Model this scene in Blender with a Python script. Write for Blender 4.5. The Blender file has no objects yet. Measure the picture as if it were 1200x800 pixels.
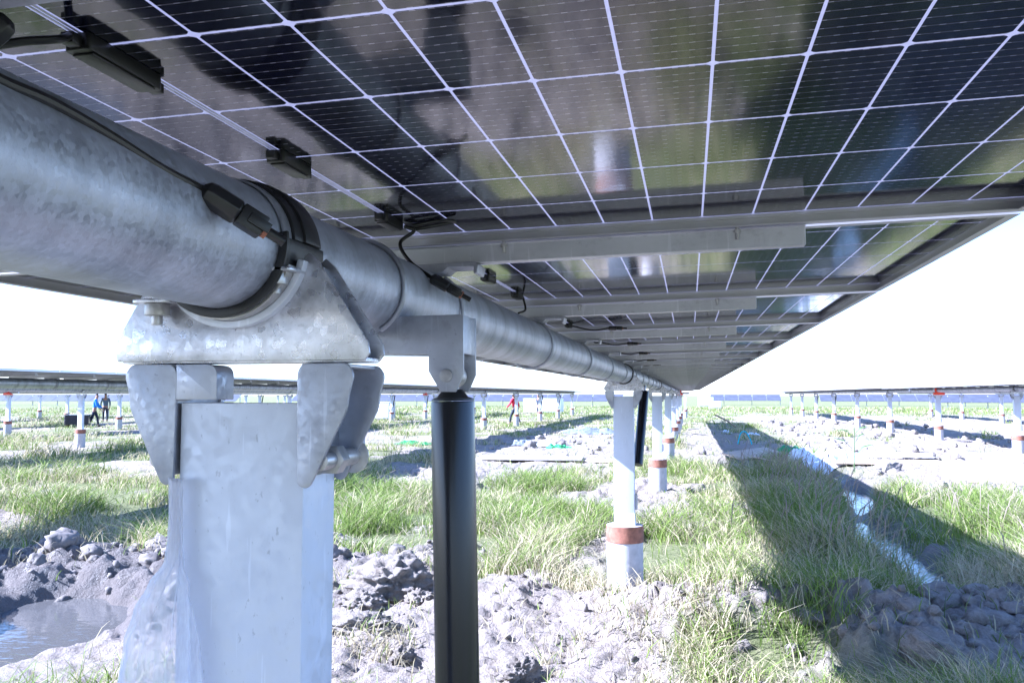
import bpy, bmesh, math, random
import numpy as np
from mathutils import Vector, Matrix, Euler
random.seed(7)
RNG = np.random.default_rng(11)
SC = bpy.context.scene
COL = SC.collection
rad = math.radians

# ------------------------------------------------------------------ camera
G = 1.95                       # height of the panels' glass above the ground
CAM = Vector((0.5127, 0.0, G - 0.3151))
YAW, PITCH, FPX = rad(11.7138), rad(3.6017), 1001.55
cam_d = bpy.data.cameras.new('camera'); cam = bpy.data.objects.new('camera', cam_d); COL.objects.link(cam)
cam.location = CAM
cam.rotation_euler = Euler((math.pi/2 + PITCH, 0, YAW), 'XYZ')
cam_d.sensor_width = 36; cam_d.lens = 36*FPX/1200
cam_d.clip_start = 0.02; cam_d.clip_end = 6000
SC.camera = cam
# ------------------------------------------------------------------ sky, sun, exposure
SUN_EL = rad(35.5); SUN_H = Vector((-.944, -.33, 0)).normalized()
TO_SUN = Vector((SUN_H.x*math.cos(SUN_EL), SUN_H.y*math.cos(SUN_EL), math.sin(SUN_EL)))
w = bpy.data.worlds.new('World'); SC.world = w; w.use_nodes = True
nt = w.node_tree; bg = nt.nodes['Background']
sky = nt.nodes.new('ShaderNodeTexSky'); sky.sky_type = 'NISHITA'; sky.sun_disc = False
sky.sun_elevation = SUN_EL; sky.sun_rotation = math.atan2(SUN_H.x, SUN_H.y) % (2*math.pi)
sky.dust_density = 0.4; sky.air_density = 1.0; sky.ozone_density = 1.0
nt.links.new(sky.outputs[0], bg.inputs[0]); bg.inputs[1].default_value = 0.08
sun_d = bpy.data.lights.new('sun', 'SUN'); sun_d.energy = 5.0; sun_d.angle = rad(.53); sun_d.color = (1, .925, .80)
sun = bpy.data.objects.new('sun', sun_d); COL.objects.link(sun)
sun.rotation_euler = (-TO_SUN).to_track_quat('-Z', 'Y').to_euler(); sun.location = (0, 0, 30)
vs = SC.view_settings
vs.view_transform = 'Standard'; vs.look = 'None'; vs.gamma = 1; vs.use_curve_mapping = False
vs.exposure = 2.38
vs.use_white_balance = True; vs.white_balance_temperature = 4750; vs.white_balance_tint = 21
SC.render.engine = 'CYCLES'
SC.cycles.max_bounces = 6; SC.cycles.diffuse_bounces = 3; SC.cycles.glossy_bounces = 3
SC.cycles.transmission_bounces = 4; SC.cycles.transparent_max_bounces = 12
SC.cycles.use_denoising = True
SC.cycles.sample_clamp_indirect = 6

# ------------------------------------------------------------------ pixel helpers (a pixel gives a direction)
_f = Vector((-math.sin(YAW)*math.cos(PITCH), math.cos(YAW)*math.cos(PITCH), math.sin(PITCH)))
_r = Vector((math.cos(YAW), math.sin(YAW), 0)); _u = _r.cross(_f)
def ray(px, py): return _f + _r*((px-600)/FPX) - _u*((py-400)/FPX)
def atY(px, py, Y): d = ray(px, py); return CAM + d*(Y/d.y)
def atX(px, py, X): d = ray(px, py); return CAM + d*((X-CAM.x)/d.x)
def atZ(px, py, Z=0.0): d = ray(px, py); return CAM + d*((Z-CAM.z)/d.z)

# ------------------------------------------------------------------ names and tags
def tag(o, label, cat=None, group=None, kind=None):
    if label: o['label'] = label
    if cat: o['category'] = cat
    if group: o['group'] = group
    if kind: o['kind'] = kind
    return o
_on = 'first second third fourth fifth sixth seventh eighth ninth tenth eleventh twelfth thirteenth fourteenth fifteenth sixteenth seventeenth eighteenth nineteenth'.split()
_tens = {2: ('twentieth', 'twenty'), 3: ('thirtieth', 'thirty'), 4: ('fortieth', 'forty'), 5: ('fiftieth', 'fifty'), 6: ('sixtieth', 'sixty')}
def ordn(n):
    if n < 20: return _on[n-1]
    a, b = divmod(n, 10)
    return _tens[a][0] if b == 0 else _tens[a][1] + '-' + _on[b-1]
def empty(name, loc, rot=(0, 0, 0)):
    o = bpy.data.objects.new(name, None); COL.objects.link(o)
    o.location = loc; o.rotation_euler = rot; o.empty_display_size = .1
    return o
def link(name, me, parent=None, loc=(0, 0, 0), rot=(0, 0, 0)):
    o = bpy.data.objects.new(name, me); COL.objects.link(o)
    o.parent = parent; o.location = loc; o.rotation_euler = rot
    return o

# ------------------------------------------------------------------ materials
def mat(name):
    m = bpy.data.materials.new(name); m.use_nodes = True
    n = m.node_tree; b = n.nodes['Principled BSDF']
    return m, n, b
def N(n, t, **kw):
    x = n.nodes.new(t)
    for k, v in kw.items(): setattr(x, k, v)
    return x
def ramp(n, stops):
    r = N(n, 'ShaderNodeValToRGB'); e = r.color_ramp.elements
    while len(e) < len(stops): e.new(.5)
    for i, (p, c) in enumerate(stops): e[i].position = p; e[i].color = (*c, 1)
    return r
def noise(n, scale, detail=4, rough=.55, coord='Object', stretch=None):
    tc = N(n, 'ShaderNodeTexCoord'); t = N(n, 'ShaderNodeTexNoise')
    t.inputs['Scale'].default_value = scale; t.inputs['Detail'].default_value = detail; t.inputs['Roughness'].default_value = rough
    if stretch:
        mp = N(n, 'ShaderNodeMapping'); mp.inputs['Scale'].default_value = stretch
        n.links.new(tc.outputs[coord], mp.inputs[0]); n.links.new(mp.outputs[0], t.inputs[0])
    else: n.links.new(tc.outputs[coord], t.inputs[0])
    return t
def bump(n, b, src, strength, dist=.01):
    bm_ = N(n, 'ShaderNodeBump'); bm_.inputs['Strength'].default_value = strength; bm_.inputs['Distance'].default_value = dist
    n.links.new(src, bm_.inputs['Height']); n.links.new(bm_.outputs[0], b.inputs['Normal']); return bm_
def mixc(n, fac, a, b, mode='MIX'):
    m = N(n, 'ShaderNodeMix', data_type='RGBA', blend_type=mode)
    for i, v in ((0, fac), (6, a), (7, b)):
        if hasattr(v, 'is_linked'): n.links.new(v, m.inputs[i])
        else: m.inputs[i].default_value = v if i == 0 else (*v, 1)
    return m.outputs[2]
def plain(name, c, rough=.5, metal=0, var=.12, scale=20, bmp=0, spec=.5):
    m, n, b = mat(name)
    t = noise(n, scale)
    r = ramp(n, [(.3, tuple(x*(1-var) for x in c)), (.7, tuple(min(1, x*(1+var)) for x in c))])
    n.links.new(t.outputs[0], r.inputs[0]); n.links.new(r.outputs[0], b.inputs['Base Color'])
    b.inputs['Roughness'].default_value = rough; b.inputs['Metallic'].default_value = metal
    b.inputs['Specular IOR Level'].default_value = spec
    if bmp: bump(n, b, t.outputs[0], bmp)
    return m
def galv(name, c=(.56, .565, .60), metal=.55, rough=.42, big=5, spangle=90, stretch=(1, 1, 1), streak=.18, dirt=.35, sp=.3, bs=.10, fleck=.4):
    """hot-dip galvanised steel: soft cloudy tone, crystal spangle, a few dark scuffs"""
    m, n, b = mat(name)
    t1 = noise(n, big, 6, .62, stretch=stretch)
    vo = N(n, 'ShaderNodeTexVoronoi'); vo.inputs['Scale'].default_value = spangle
    tc = N(n, 'ShaderNodeTexCoord'); n.links.new(tc.outputs['Object'], vo.inputs[0])
    r1 = ramp(n, [(.28, tuple(x*(1-streak*1.5) for x in c)), (.5, c), (.72, tuple(min(1, x*(1+streak)) for x in c))])
    n.links.new(t1.outputs[0], r1.inputs[0])
    bw = N(n, 'ShaderNodeRGBToBW'); n.links.new(vo.outputs['Color'], bw.inputs[0])
    rs = ramp(n, [(.0, (.80, .80, .80)), (1, (1.12, 1.12, 1.12))]); n.links.new(bw.outputs[0], rs.inputs[0])
    c1 = mixc(n, sp, r1.outputs[0], rs.outputs[0], 'MULTIPLY')
    t2 = noise(n, big*5, 8, .7, stretch=stretch)
    r2 = ramp(n, [(.56, (0, 0, 0)), (.68, (dirt,)*3)]); n.links.new(t2.outputs[0], r2.inputs[0])
    bw2 = N(n, 'ShaderNodeRGBToBW'); n.links.new(r2.outputs[0], bw2.inputs[0])
    c2 = mixc(n, bw2.outputs[0], c1, (.22, .215, .23))
    n.links.new(c2, b.inputs['Base Color'])
    rr = N(n, 'ShaderNodeMapRange'); rr.inputs[3].default_value = rough-.10; rr.inputs[4].default_value = rough+.18
    n.links.new(bw.outputs[0], rr.inputs[0]); n.links.new(rr.outputs[0], b.inputs['Roughness'])
    b.inputs['Metallic'].default_value = metal
    ad = N(n, 'ShaderNodeMath', operation='ADD'); n.links.new(t2.outputs[0], ad.inputs[0]); n.links.new(bw.outputs[0], ad.inputs[1])
    bump(n, b, ad.outputs[0], bs, .002)
    t4 = noise(n, big*16, 3, .6, stretch=stretch); r4 = ramp(n, [(.66, (0, 0, 0)), (.72, (fleck,)*3)]); n.links.new(t4.outputs[0], r4.inputs[0]); bw4 = N(n, 'ShaderNodeRGBToBW'); n.links.new(r4.outputs[0], bw4.inputs[0])
    c3 = mixc(n, bw4.outputs[0], c2, tuple(x*.45 for x in c))
    t5 = noise(n, 22, 2, .5, stretch=(5, 1, .35)); r5 = ramp(n, [(.66, (0, 0, 0)), (.70, (.35,)*3)]); n.links.new(t5.outputs[0], r5.inputs[0]); bw5 = N(n, 'ShaderNodeRGBToBW'); n.links.new(r5.outputs[0], bw5.inputs[0])
    n.links.new(mixc(n, bw5.outputs[0], c3, tuple(min(1, x*1.35) for x in c)), b.inputs['Base Color'])
    return m
M = {}
M['tube'] = galv('tube_steel', (.39, .41, .48), .60, .40, 5.5, 230, (.8, 2.4, .8), .30, .14, .95, .30, .14)
M['post'] = galv('post_steel', (.57, .59, .66), .30, .46, 9, 90, (1, 1, .5), .06, .12, .12, .06, .5)
M['saddle'] = galv('saddle_steel', (.56, .56, .61), .78, .30, 16, 120, (1, 1, 1), .34, .6, .25, .22, .5)
M['bracket'] = galv('bracket_steel', (.38, .39, .44), .68, .40, 9, 160, (1, 1, 1), .25, .3, .15)
M['rail'] = galv('rail_steel', (.46, .465, .50), .55, .45, 6, 130, (.6, 1, 1), .14, .4)
M['bolt'] = plain('bolt_zinc', (.44, .43, .43), .38, .7, .2, 60)
M['farsteel'] = plain('post_far_steel', (.56, .57, .62), .45, .3, .10, 3)
M['frame'] = plain('anodised_frame', (.50, .49, .52), .38, .55, .06, 4)
M['black'] = plain('black_paint', (.007, .007, .009), .24, 0, .2, 9, spec=.42)
M['rubber'] = plain('black_rubber', (.010, .010, .012), .42, 0, .3, 30)
M['plastic'] = plain('black_plastic', (.012, .012, .013), .36, 0, .25, 60)
M['red'] = plain('red_cover', (.75, .075, .03), .45, 0, .12, 8)
M['white'] = plain('white_paint', (.72, .72, .72), .5, 0, .08, 8)
M['lab'] = plain('laminate_far', (.018, .02, .04), .14, 0, .25, 2)
M['concrete'] = plain('concrete', (.44, .42, .42), .85, 0, .16, 14, .25)
M['rust'] = plain('rusty_collar', (.24, .10, .06), .8, 0, .35, 22, .3)
M['card'] = plain('cardboard', (.46, .36, .26), .8, 0, .14, 5, .1)
M['board'] = plain('weathered_board', (.52, .47, .42), .8, 0, .22, 6, .15)
M['sheet'] = plain('white_plastic_sheet', (.66, .67, .72), .35, 0, .12, 6)
M['tarp'] = plain('grey_tarp', (.17, .18, .21), .5, 0, .3, 7)
M['reed'] = plain('reed_leaf', (.07, .13, .035), .5, 0, .3, 14)
M['net'] = plain('green_net', (.03, .20, .06), .6, 0, .35, 14)
M['strap'] = plain('cyan_strap', (.02, .42, .52), .5, 0, .2, 20)
M['stick'] = plain('dry_wood', (.20, .15, .10), .8, 0, .3, 20)
M['skin'] = plain('skin', (.30, .16, .10), .6, 0, .1, 12)
M['hair'] = plain('dark_hair', (.012, .01, .01), .6)
M['cl_red'] = plain('red_jacket', (.62, .02, .06), .8, 0, .15, 12)
M['cl_blue'] = plain('blue_shirt', (.06, .22, .55), .8, 0, .15, 12)
M['cl_dark'] = plain('dark_cloth', (.025, .03, .045), .85, 0, .2, 12)
M['cl_grey'] = plain('grey_shirt', (.10, .13, .17), .85, 0, .2, 12)
M['cab'] = plain('grey_cabinet', (.50, .51, .56), .5, 0, .06, 3)
M['bluepanel'] = plain('blue_panel_face', (.075, .078, .10), .5, 0, .2, 1)

def cell_mat():
    m, n, b = mat('solar_cell')
    tc = N(n, 'ShaderNodeTexCoord'); sp = N(n, 'ShaderNodeSeparateXYZ'); n.links.new(tc.outputs['Object'], sp.inputs[0])
    def mth(op, a, v=None):
        x = N(n, 'ShaderNodeMath', operation=op); n.links.new(a, x.inputs[0])
        if v is not None:
            if hasattr(v, 'is_linked'): n.links.new(v, x.inputs[1])
            else: x.inputs[1].default_value = v
        return x.outputs[0]
    fy = mth('ABSOLUTE', mth('SUBTRACT', mth('FRACT', mth('ADD', mth('DIVIDE', sp.outputs[1], .0178), .5)), .5))
    ln = mth('LESS_THAN', fy, .045)
    fx = mth('ABSOLUTE', mth('SUBTRACT', mth('FRACT', mth('DIVIDE', sp.outputs[0], .0165)), .5))
    pad = mth('LESS_THAN', fx, .17)
    lev = mth('ADD', mth('MULTIPLY', pad, .62), .30)
    fac = mth('MULTIPLY', ln, lev)
    oi = N(n, 'ShaderNodeObjectInfo')
    r = ramp(n, [(0, (.004, .005, .014)), (1, (.008, .009, .024))]); n.links.new(oi.outputs['Random'], r.inputs[0])
    n.links.new(mixc(n, fac, r.outputs[0], (.30, .29, .34)), b.inputs['Base Color'])
    t = noise(n, 9, 2, .5, 'Object', (1, .4, 1)); 
    rr = N(n, 'ShaderNodeMapRange'); rr.inputs[3].default_value = .05; rr.inputs[4].default_value = .12
    n.links.new(t.outputs[0], rr.inputs[0]); n.links.new(rr.outputs[0], b.inputs['Roughness'])
    b.inputs['IOR'].default_value = 1.52
    b.inputs['Specular IOR Level'].default_value = .62
    t2 = noise(n, 55, 2, .5, 'Object'); bump(n, b, t2.outputs[0], .02, .004)
    return m
M['cell'] = cell_mat()
def cellfar():
    m, n, b = mat('solar_cell_far'); b.inputs['Base Color'].default_value = (.010, .011, .020, 1)
    b.inputs['Roughness'].default_value = .13; b.inputs['IOR'].default_value = 1.52; b.inputs['Specular IOR Level'].default_value = .62
    t = noise(n, 6, 2); rr = N(n, 'ShaderNodeMapRange'); rr.inputs[3].default_value = .09; rr.inputs[4].default_value = .17
    n.links.new(t.outputs[0], rr.inputs[0]); n.links.new(rr.outputs[0], b.inputs['Roughness'])
    return m
M['cellfar'] = cellfar()
def grid_mat():
    m, n, b = mat('white_grid_glass'); b.inputs['Base Color'].default_value = (.72, .68, .71, 1); b.inputs['Roughness'].default_value = .2
    tr = N(n, 'ShaderNodeBsdfTranslucent'); tr.inputs[0].default_value = (.55, .54, .60, 1)
    mx = N(n, 'ShaderNodeMixShader'); mx.inputs[0].default_value = .45
    n.links.new(b.outputs[0], mx.inputs[1]); n.links.new(tr.outputs[0], mx.inputs[2])
    n.links.new(mx.outputs[0], n.nodes['Material Output'].inputs[0]); return m
M['grid'] = grid_mat()
def film_mat():
    m, n, b = mat('clear_film'); b.inputs['Base Color'].default_value = (.93, .93, .95, 1); b.inputs['Roughness'].default_value = .25
    tr = N(n, 'ShaderNodeBsdfTranslucent'); tr.inputs[0].default_value = (.95, .95, .97, 1)
    tp = N(n, 'ShaderNodeBsdfTransparent'); tp.inputs[0].default_value = (.95, .95, .98, 1)
    m1 = N(n, 'ShaderNodeMixShader'); m1.inputs[0].default_value = .5
    n.links.new(b.outputs[0], m1.inputs[1]); n.links.new(tr.outputs[0], m1.inputs[2])
    t = noise(n, 30, 4, .6, 'Object', (3, 3, .5)); mr = N(n, 'ShaderNodeMapRange'); mr.inputs[1].default_value = .3; mr.inputs[2].default_value = .7; mr.inputs[3].default_value = .50; mr.inputs[4].default_value = .74
    n.links.new(t.outputs[0], mr.inputs[0])
    m2 = N(n, 'ShaderNodeMixShader'); n.links.new(mr.outputs[0], m2.inputs[0])
    n.links.new(m1.outputs[0], m2.inputs[1]); n.links.new(tp.outputs[0], m2.inputs[2])
    n.links.new(m2.outputs[0], n.nodes['Material Output'].inputs[0])
    bump(n, b, t.outputs[0], .15, .004)
    return m
M['film'] = film_mat()
def water_mat():
    m, n, b = mat('muddy_water'); b.inputs['Base Color'].default_value = (.09, .085, .08, 1); b.inputs['Roughness'].default_value = .04
    b.inputs['IOR'].default_value = 1.33; b.inputs['Specular IOR Level'].default_value = .6
    t = noise(n, 7, 3, .5, 'Object', (1, 2.2, 1)); bump(n, b, t.outputs[0], .12, .02); return m
M['water'] = water_mat()
def soil_mat():
    m, n, b = mat('soil')
    at = N(n, 'ShaderNodeAttribute', attribute_name='bare'); wt = N(n, 'ShaderNodeAttribute', attribute_name='wet_shade')
    t1 = noise(n, 1.3, 6, .65); t2 = noise(n, 14, 8, .7); t3 = noise(n, 70, 4, .7)
    s = ramp(n, [(.28, (.21, .175, .14)), (.5, (.325, .28, .235)), (.74, (.43, .38, .325))]); n.links.new(t2.outputs[0], s.inputs[0])
    s1 = ramp(n, [(.3, (.82, .80, .80)), (.7, (1.08, 1.05, 1.05))]); n.links.new(t1.outputs[0], s1.inputs[0])
    dry = mixc(n, 1.0, s.outputs[0], s1.outputs[0], 'MULTIPLY')
    g = ramp(n, [(.25, (.10, .115, .04)), (.5, (.17, .18, .075)), (.72, (.30, .27, .15))]); n.links.new(t2.outputs[0], g.inputs[0])
    c = mixc(n, at.outputs['Fac'], g.outputs[0], dry)
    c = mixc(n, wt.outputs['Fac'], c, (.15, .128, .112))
    n.links.new(c, b.inputs['Base Color'])
    rr = N(n, 'ShaderNodeMapRange'); rr.inputs[3].default_value = .92; rr.inputs[4].default_value = .38; n.links.new(wt.outputs['Fac'], rr.inputs[0])
    n.links.new(rr.outputs[0], b.inputs['Roughness']); b.inputs['Specular IOR Level'].default_value = .18
    ad = N(n, 'ShaderNodeMath', operation='ADD'); n.links.new(t2.outputs[0], ad.inputs[0])
    ml = N(n, 'ShaderNodeMath', operation='MULTIPLY'); ml.inputs[1].default_value = .35; n.links.new(t3.outputs[0], ml.inputs[0]); n.links.new(ml.outputs[0], ad.inputs[1])
    bump(n, b, ad.outputs[0], .9, .07)
    return m
M['soil'] = soil_mat()
def clod_mat():
    m, n, b = mat('dry_clod'); t2 = noise(n, 12, 8, .7)
    s = ramp(n, [(.28, (.20, .165, .135)), (.5, (.32, .275, .232)), (.74, (.42, .37, .32))]); n.links.new(t2.outputs[0], s.inputs[0])
    n.links.new(s.outputs[0], b.inputs['Base Color']); b.inputs['Roughness'].default_value = .95; b.inputs['Specular IOR Level'].default_value = .2
    t3 = noise(n, 45, 6, .75); ad = N(n, 'ShaderNodeMath', operation='ADD'); n.links.new(t2.outputs[0], ad.inputs[0]); n.links.new(t3.outputs[0], ad.inputs[1]); bump(n, b, ad.outputs[0], .9, .05); return m
M['clod'] = clod_mat()
M['dampshadeclod'] = plain('damp_shade_clod', (.16, .138, .12), .75, 0, .35, 14, .6, .3)  # moist dirt, its colour also taken down for the shade over the bank
def grass_mat():
    m, n, b = mat('grass_blade'); at = N(n, 'ShaderNodeAttribute', attribute_name='tint')
    n.links.new(at.outputs['Color'], b.inputs['Base Color']); b.inputs['Roughness'].default_value = .6; b.inputs['Specular IOR Level'].default_value = .12
    tr = N(n, 'ShaderNodeBsdfTranslucent'); n.links.new(at.outputs['Color'], tr.inputs[0])
    mx = N(n, 'ShaderNodeMixShader'); mx.inputs[0].default_value = .35
    n.links.new(b.outputs[0], mx.inputs[1]); n.links.new(tr.outputs[0], mx.inputs[2])
    n.links.new(mx.outputs[0], n.nodes['Material Output'].inputs[0]); return m
M['grass'] = grass_mat()

# ------------------------------------------------------------------ mesh builder
class MB:
    def __init__(s): s.v = []; s.f = []; s.mi = []; s.cur = 0
    def add(s, vs_, fs):
        o = len(s.v); s.v += [tuple(v) for v in vs_]; s.f += [tuple(i+o for i in f) for f in fs]; s.mi += [s.cur]*len(fs); return s
    def box(s, x0, x1, y0, y1, z0, z1):
        return s.add([(x, y, z) for z in (z0, z1) for x, y in ((x0, y0), (x1, y0), (x1, y1), (x0, y1))],
                     [(3, 2, 1, 0), (4, 5, 6, 7), (0, 1, 5, 4), (1, 2, 6, 5), (2, 3, 7, 6), (3, 0, 4, 7)])
    def prism(s, poly, a, b, axis='y'):
        """polygon (2-D) extruded from a to b along axis"""
        n = len(poly)
        def P(p, t): return {'y': (p[0], t, p[1]), 'z': (p[0], p[1], t), 'x': (t, p[0], p[1])}[axis]
        return s.add([P(p, a) for p in poly] + [P(p, b) for p in poly],
                     [tuple(range(n)), tuple(range(2*n-1, n-1, -1))] + [(i, i+n, (i+1) % n+n, (i+1) % n) for i in range(n)])
    def tube(s, pts, r, n=10, cap=True):
        pts = [Vector(p) for p in pts]; rs = r if isinstance(r, (list, tuple)) else [r]*len(pts)
        vs_, fs = [], []; up = None
        for i, p in enumerate(pts):
            t = (pts[min(i+1, len(pts)-1)] - pts[max(i-1, 0)]).normalized()
            if up is None: up = Vector((0, 0, 1)) if abs(t.z) < .9 else Vector((1, 0, 0))
            a = t.cross(up).normalized(); up = a.cross(t).normalized()
            for k in range(n):
                q = 2*math.pi*k/n; vs_.append(p + (a*math.cos(q) + up*math.sin(q))*rs[i])
        for i in range(len(pts)-1):
            for k in range(n): fs.append((i*n+k, i*n+(k+1) % n, (i+1)*n+(k+1) % n, (i+1)*n+k))
        if cap: fs += [tuple(range(n-1, -1, -1)), tuple(range((len(pts)-1)*n, len(pts)*n))]
        return s.add(vs_, fs)
    def ring(s, c, r0, r1, y0, y1, a0=0, a1=2*math.pi, n=48):
        """annulus sector round the y axis, between angles a0 and a1 (0 = +x, counter-clockwise towards +z)"""
        closed = abs(a1-a0-2*math.pi) < 1e-6; m = n if closed else n+1; vs_ = []; fs = []
        for i in range(m):
            t = a0+(a1-a0)*i/n; cx, cz = math.cos(t), math.sin(t)
            vs_ += [(c[0]+r0*cx, y0, c[1]+r0*cz), (c[0]+r1*cx, y0, c[1]+r1*cz), (c[0]+r1*cx, y1, c[1]+r1*cz), (c[0]+r0*cx, y1, c[1]+r0*cz)]
        for i in range(n):
            j = (i+1) % m
            for k in range(4): fs.append((i*4+k, i*4+(k+1) % 4, j*4+(k+1) % 4, j*4+k))
        if not closed: fs += [(3, 2, 1, 0), tuple(n*4+k for k in range(4))]
        return s.add(vs_, fs)
    def hexa(s, c, r, h, axis='z'):
        pts = [(r*math.cos(i*math.pi/3), r*math.sin(i*math.pi/3)) for i in range(6)]
        c = Vector(c)
        if axis == 'z': return s.prism([(c.x+a, c.y+b) for a, b in pts], c.z, c.z+h, 'z')
        if axis == 'y': return s.prism([(c.x+a, c.z+b) for a, b in pts], c.y, c.y+h, 'y')
        return s.prism([(c.y+a, c.z+b) for a, b in pts], c.x, c.x+h, 'x')
    def mesh(s, name, mats, bevel=0, seg=2, smooth=False, origin=(0, 0, 0), angle=35):
        me = bpy.data.meshes.new(name); o = Vector(origin)
        bm = bmesh.new(); vv = [bm.verts.new(Vector(v)-o) for v in s.v]
        for f, mi in zip(s.f, s.mi):
            try: q = bm.faces.new([vv[i] for i in f]); q.material_index = mi
            except ValueError: pass
        bmesh.ops.recalc_face_normals(bm, faces=bm.faces[:])
        if bevel:
            ed = [e for e in bm.edges if len(e.link_faces) == 2 and e.calc_face_angle(0) > rad(25)]
            bmesh.ops.bevel(bm, geom=ed, offset=bevel, segments=seg, profile=.6, affect='EDGES', clamp_overlap=True)
        if smooth or bevel:
            for f in bm.faces: f.smooth = True
            for e in bm.edges:
                if len(e.link_faces) == 2 and e.calc_face_angle(0) > rad(angle): e.smooth = False
        bm.to_mesh(me); bm.free()
        for m in (mats if isinstance(mats, (list, tuple)) else [mats]): me.materials.append(M[m] if isinstance(m, str) else m)
        return me
    def build(s, name, mats, parent=None, origin=None, **kw):
        """vertices are in world space (or in the parent's space when origin is None)"""
        if parent is not None and origin == 'world': return link(name, s.mesh(name, mats, origin=parent.location, **kw), parent)
        if origin is not None and parent is None:
            return link(name, s.mesh(name, mats, origin=origin, **kw), None, origin)
        return link(name, s.mesh(name, mats, **kw), parent)
def rounded(poly, r, n=5):
    """polygon with each corner rounded by radius r (scalar or list)"""
    out = []; m = len(poly)
    for i in range(m):
        p = Vector(poly[i]); a = Vector(poly[i-1]); b = Vector(poly[(i+1) % m]); rr = r[i] if isinstance(r, (list, tuple)) else r
        if rr <= 0: out.append(tuple(p)); continue
        da = (a-p); db = (b-p); d = min(rr, da.length*.48, db.length*.48)
        p0 = p+da.normalized()*d; p1 = p+db.normalized()*d
        for k in range(n+1):
            t = k/n; out.append(tuple(p0*(1-t)**2 + p*2*t*(1-t) + p1*t*t))
    return out
def spline(pts, n=8):
    pts = [Vector(p) for p in pts]; out = []
    P = [pts[0]*2-pts[1]] + pts + [pts[-1]*2-pts[-2]]
    for i in range(1, len(P)-2):
        for k in range(n):
            t = k/n; a, b, c, d = P[i-1:i+3]
            out.append(.5*((2*b)+(-a+c)*t+(2*a-5*b+4*c-d)*t*t+(-a+3*b-3*c+d)*t**3))
    out.append(pts[-1]); return out

# ------------------------------------------------------------------ noise fields (numpy)
_NT = {}
def vnoise(x, y, seed=0):
    if seed not in _NT: _NT[seed] = np.random.default_rng(seed).random((256, 256))
    r = _NT[seed]
    xi = np.floor(x).astype(int); yi = np.floor(y).astype(int); fx = x-xi; fy = y-yi
    fx = fx*fx*(3-2*fx); fy = fy*fy*(3-2*fy)
    a = r[xi & 255, yi & 255]; b = r[(xi+1) & 255, yi & 255]; c = r[xi & 255, (yi+1) & 255]; d = r[(xi+1) & 255, (yi+1) & 255]
    return (a*(1-fx)+b*fx)*(1-fy)+(c*(1-fx)+d*fx)*fy
def fbm(x, y, seed=0, oc=4, gain=.5):
    s = 0; a = 1; t = 0
    for k in range(oc):
        s = s+a*vnoise(x*2**k+17.3*k, y*2**k+9.1*k, seed+k); t += a; a *= gain
    return s/t
def billow(x, y, seed=0, oc=3):
    s = 0; a = 1; t = 0
    for k in range(oc):
        s = s+a*(1-np.abs(2*vnoise(x*2.1**k+5*k, y*2.1**k+3*k, seed+k)-1)**.8*1.0); t += a; a *= .5
    return 1-s/t
def worley(x, y, seed=0):
    """distance to the nearest jittered cell point and that cell's random number"""
    for q in (seed, seed+1, seed+2):
        if q not in _NT: _NT[q] = np.random.default_rng(q).random((256, 256))
    xi = np.floor(x).astype(int); yi = np.floor(y).astype(int); best = np.full(x.shape, 9.); rnd = np.zeros(x.shape)
    for i in (-1, 0, 1):
        for j in (-1, 0, 1):
            a, b = (xi+i) & 255, (yi+j) & 255
            d = np.hypot(xi+i+_NT[seed][a, b]-x, yi+j+_NT[seed+1][a, b]-y)
            k = d < best; best = np.where(k, d, best); rnd = np.where(k, _NT[seed+2][a, b], rnd)
    return best, rnd
def lumps(x, y, seed=0):
    """broken-clod relief: domed, crumbly cells of uneven height, about 0 to 1"""
    wx = x+.5*(fbm(x*1.7, y*1.7, seed+30, 3)-.5); wy = y+.5*(fbm(x*1.7+9, y*1.7, seed+34, 3)-.5)
    d, r = worley(wx, wy, seed)
    return (.25+.75*r)*np.clip(1-(d/.66)**2, 0, 1)**.6
def sm(a, b, x): t = np.clip((x-a)/(b-a), 0, 1); return t*t*(3-2*t)
def blob(x, y, cx, cy, rx, ry, ang=0):
    c, s_ = math.cos(ang), math.sin(ang); u = (x-cx)*c+(y-cy)*s_; v = -(x-cx)*s_+(y-cy)*c
    return np.exp(-((u/rx)**2+(v/ry)**2))

PITCHX = 8.7
OWN_POSTS = [.93, 6.85] + [6.85+7.1*k for k in range(1, 7)]
ROWS = {   # row number: (x, first post, spacing, count, tracker start, tracker end)
    -1: (-8.7, .6, 7.5, 10, -6, 69.5), -2: (-17.4, 15.75, 6.85, 9, 4, 75), -3: (-26.1, 22.6, 6.8, 8, 12, 72), -4: (-34.8, 36.6, 6.8, 8, 20, 88), -5: (-43.5, 44.4, 7, 7, 30, 90),
    1: (8.7, 16.96, 7.1, 9, 34.6, 78), 2: (17.4, 30.6, 7.1, 6, 28, 76), 3: (26.1, 44, 7.1, 5, 40, 80)}
PILES = [(0, y) for y in OWN_POSTS] + [(0.2, 62.), (0.2, 69.)]
for k, (x, y0, sp_, n_, _, _) in ROWS.items(): PILES += [(x, y0+sp_*i) for i in range(n_)]
def ditch_x(y): return 2.48 + .95*sm(7, 19, y) + .10*np.sin(y*.9) + .05*np.sin(y*2.3)
def ditch_w(y): return .18*sm(7.0, 8.0, y)*(1-sm(19.5, 22, y))*(1+.35*np.sin(y*1.3+.5))
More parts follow.
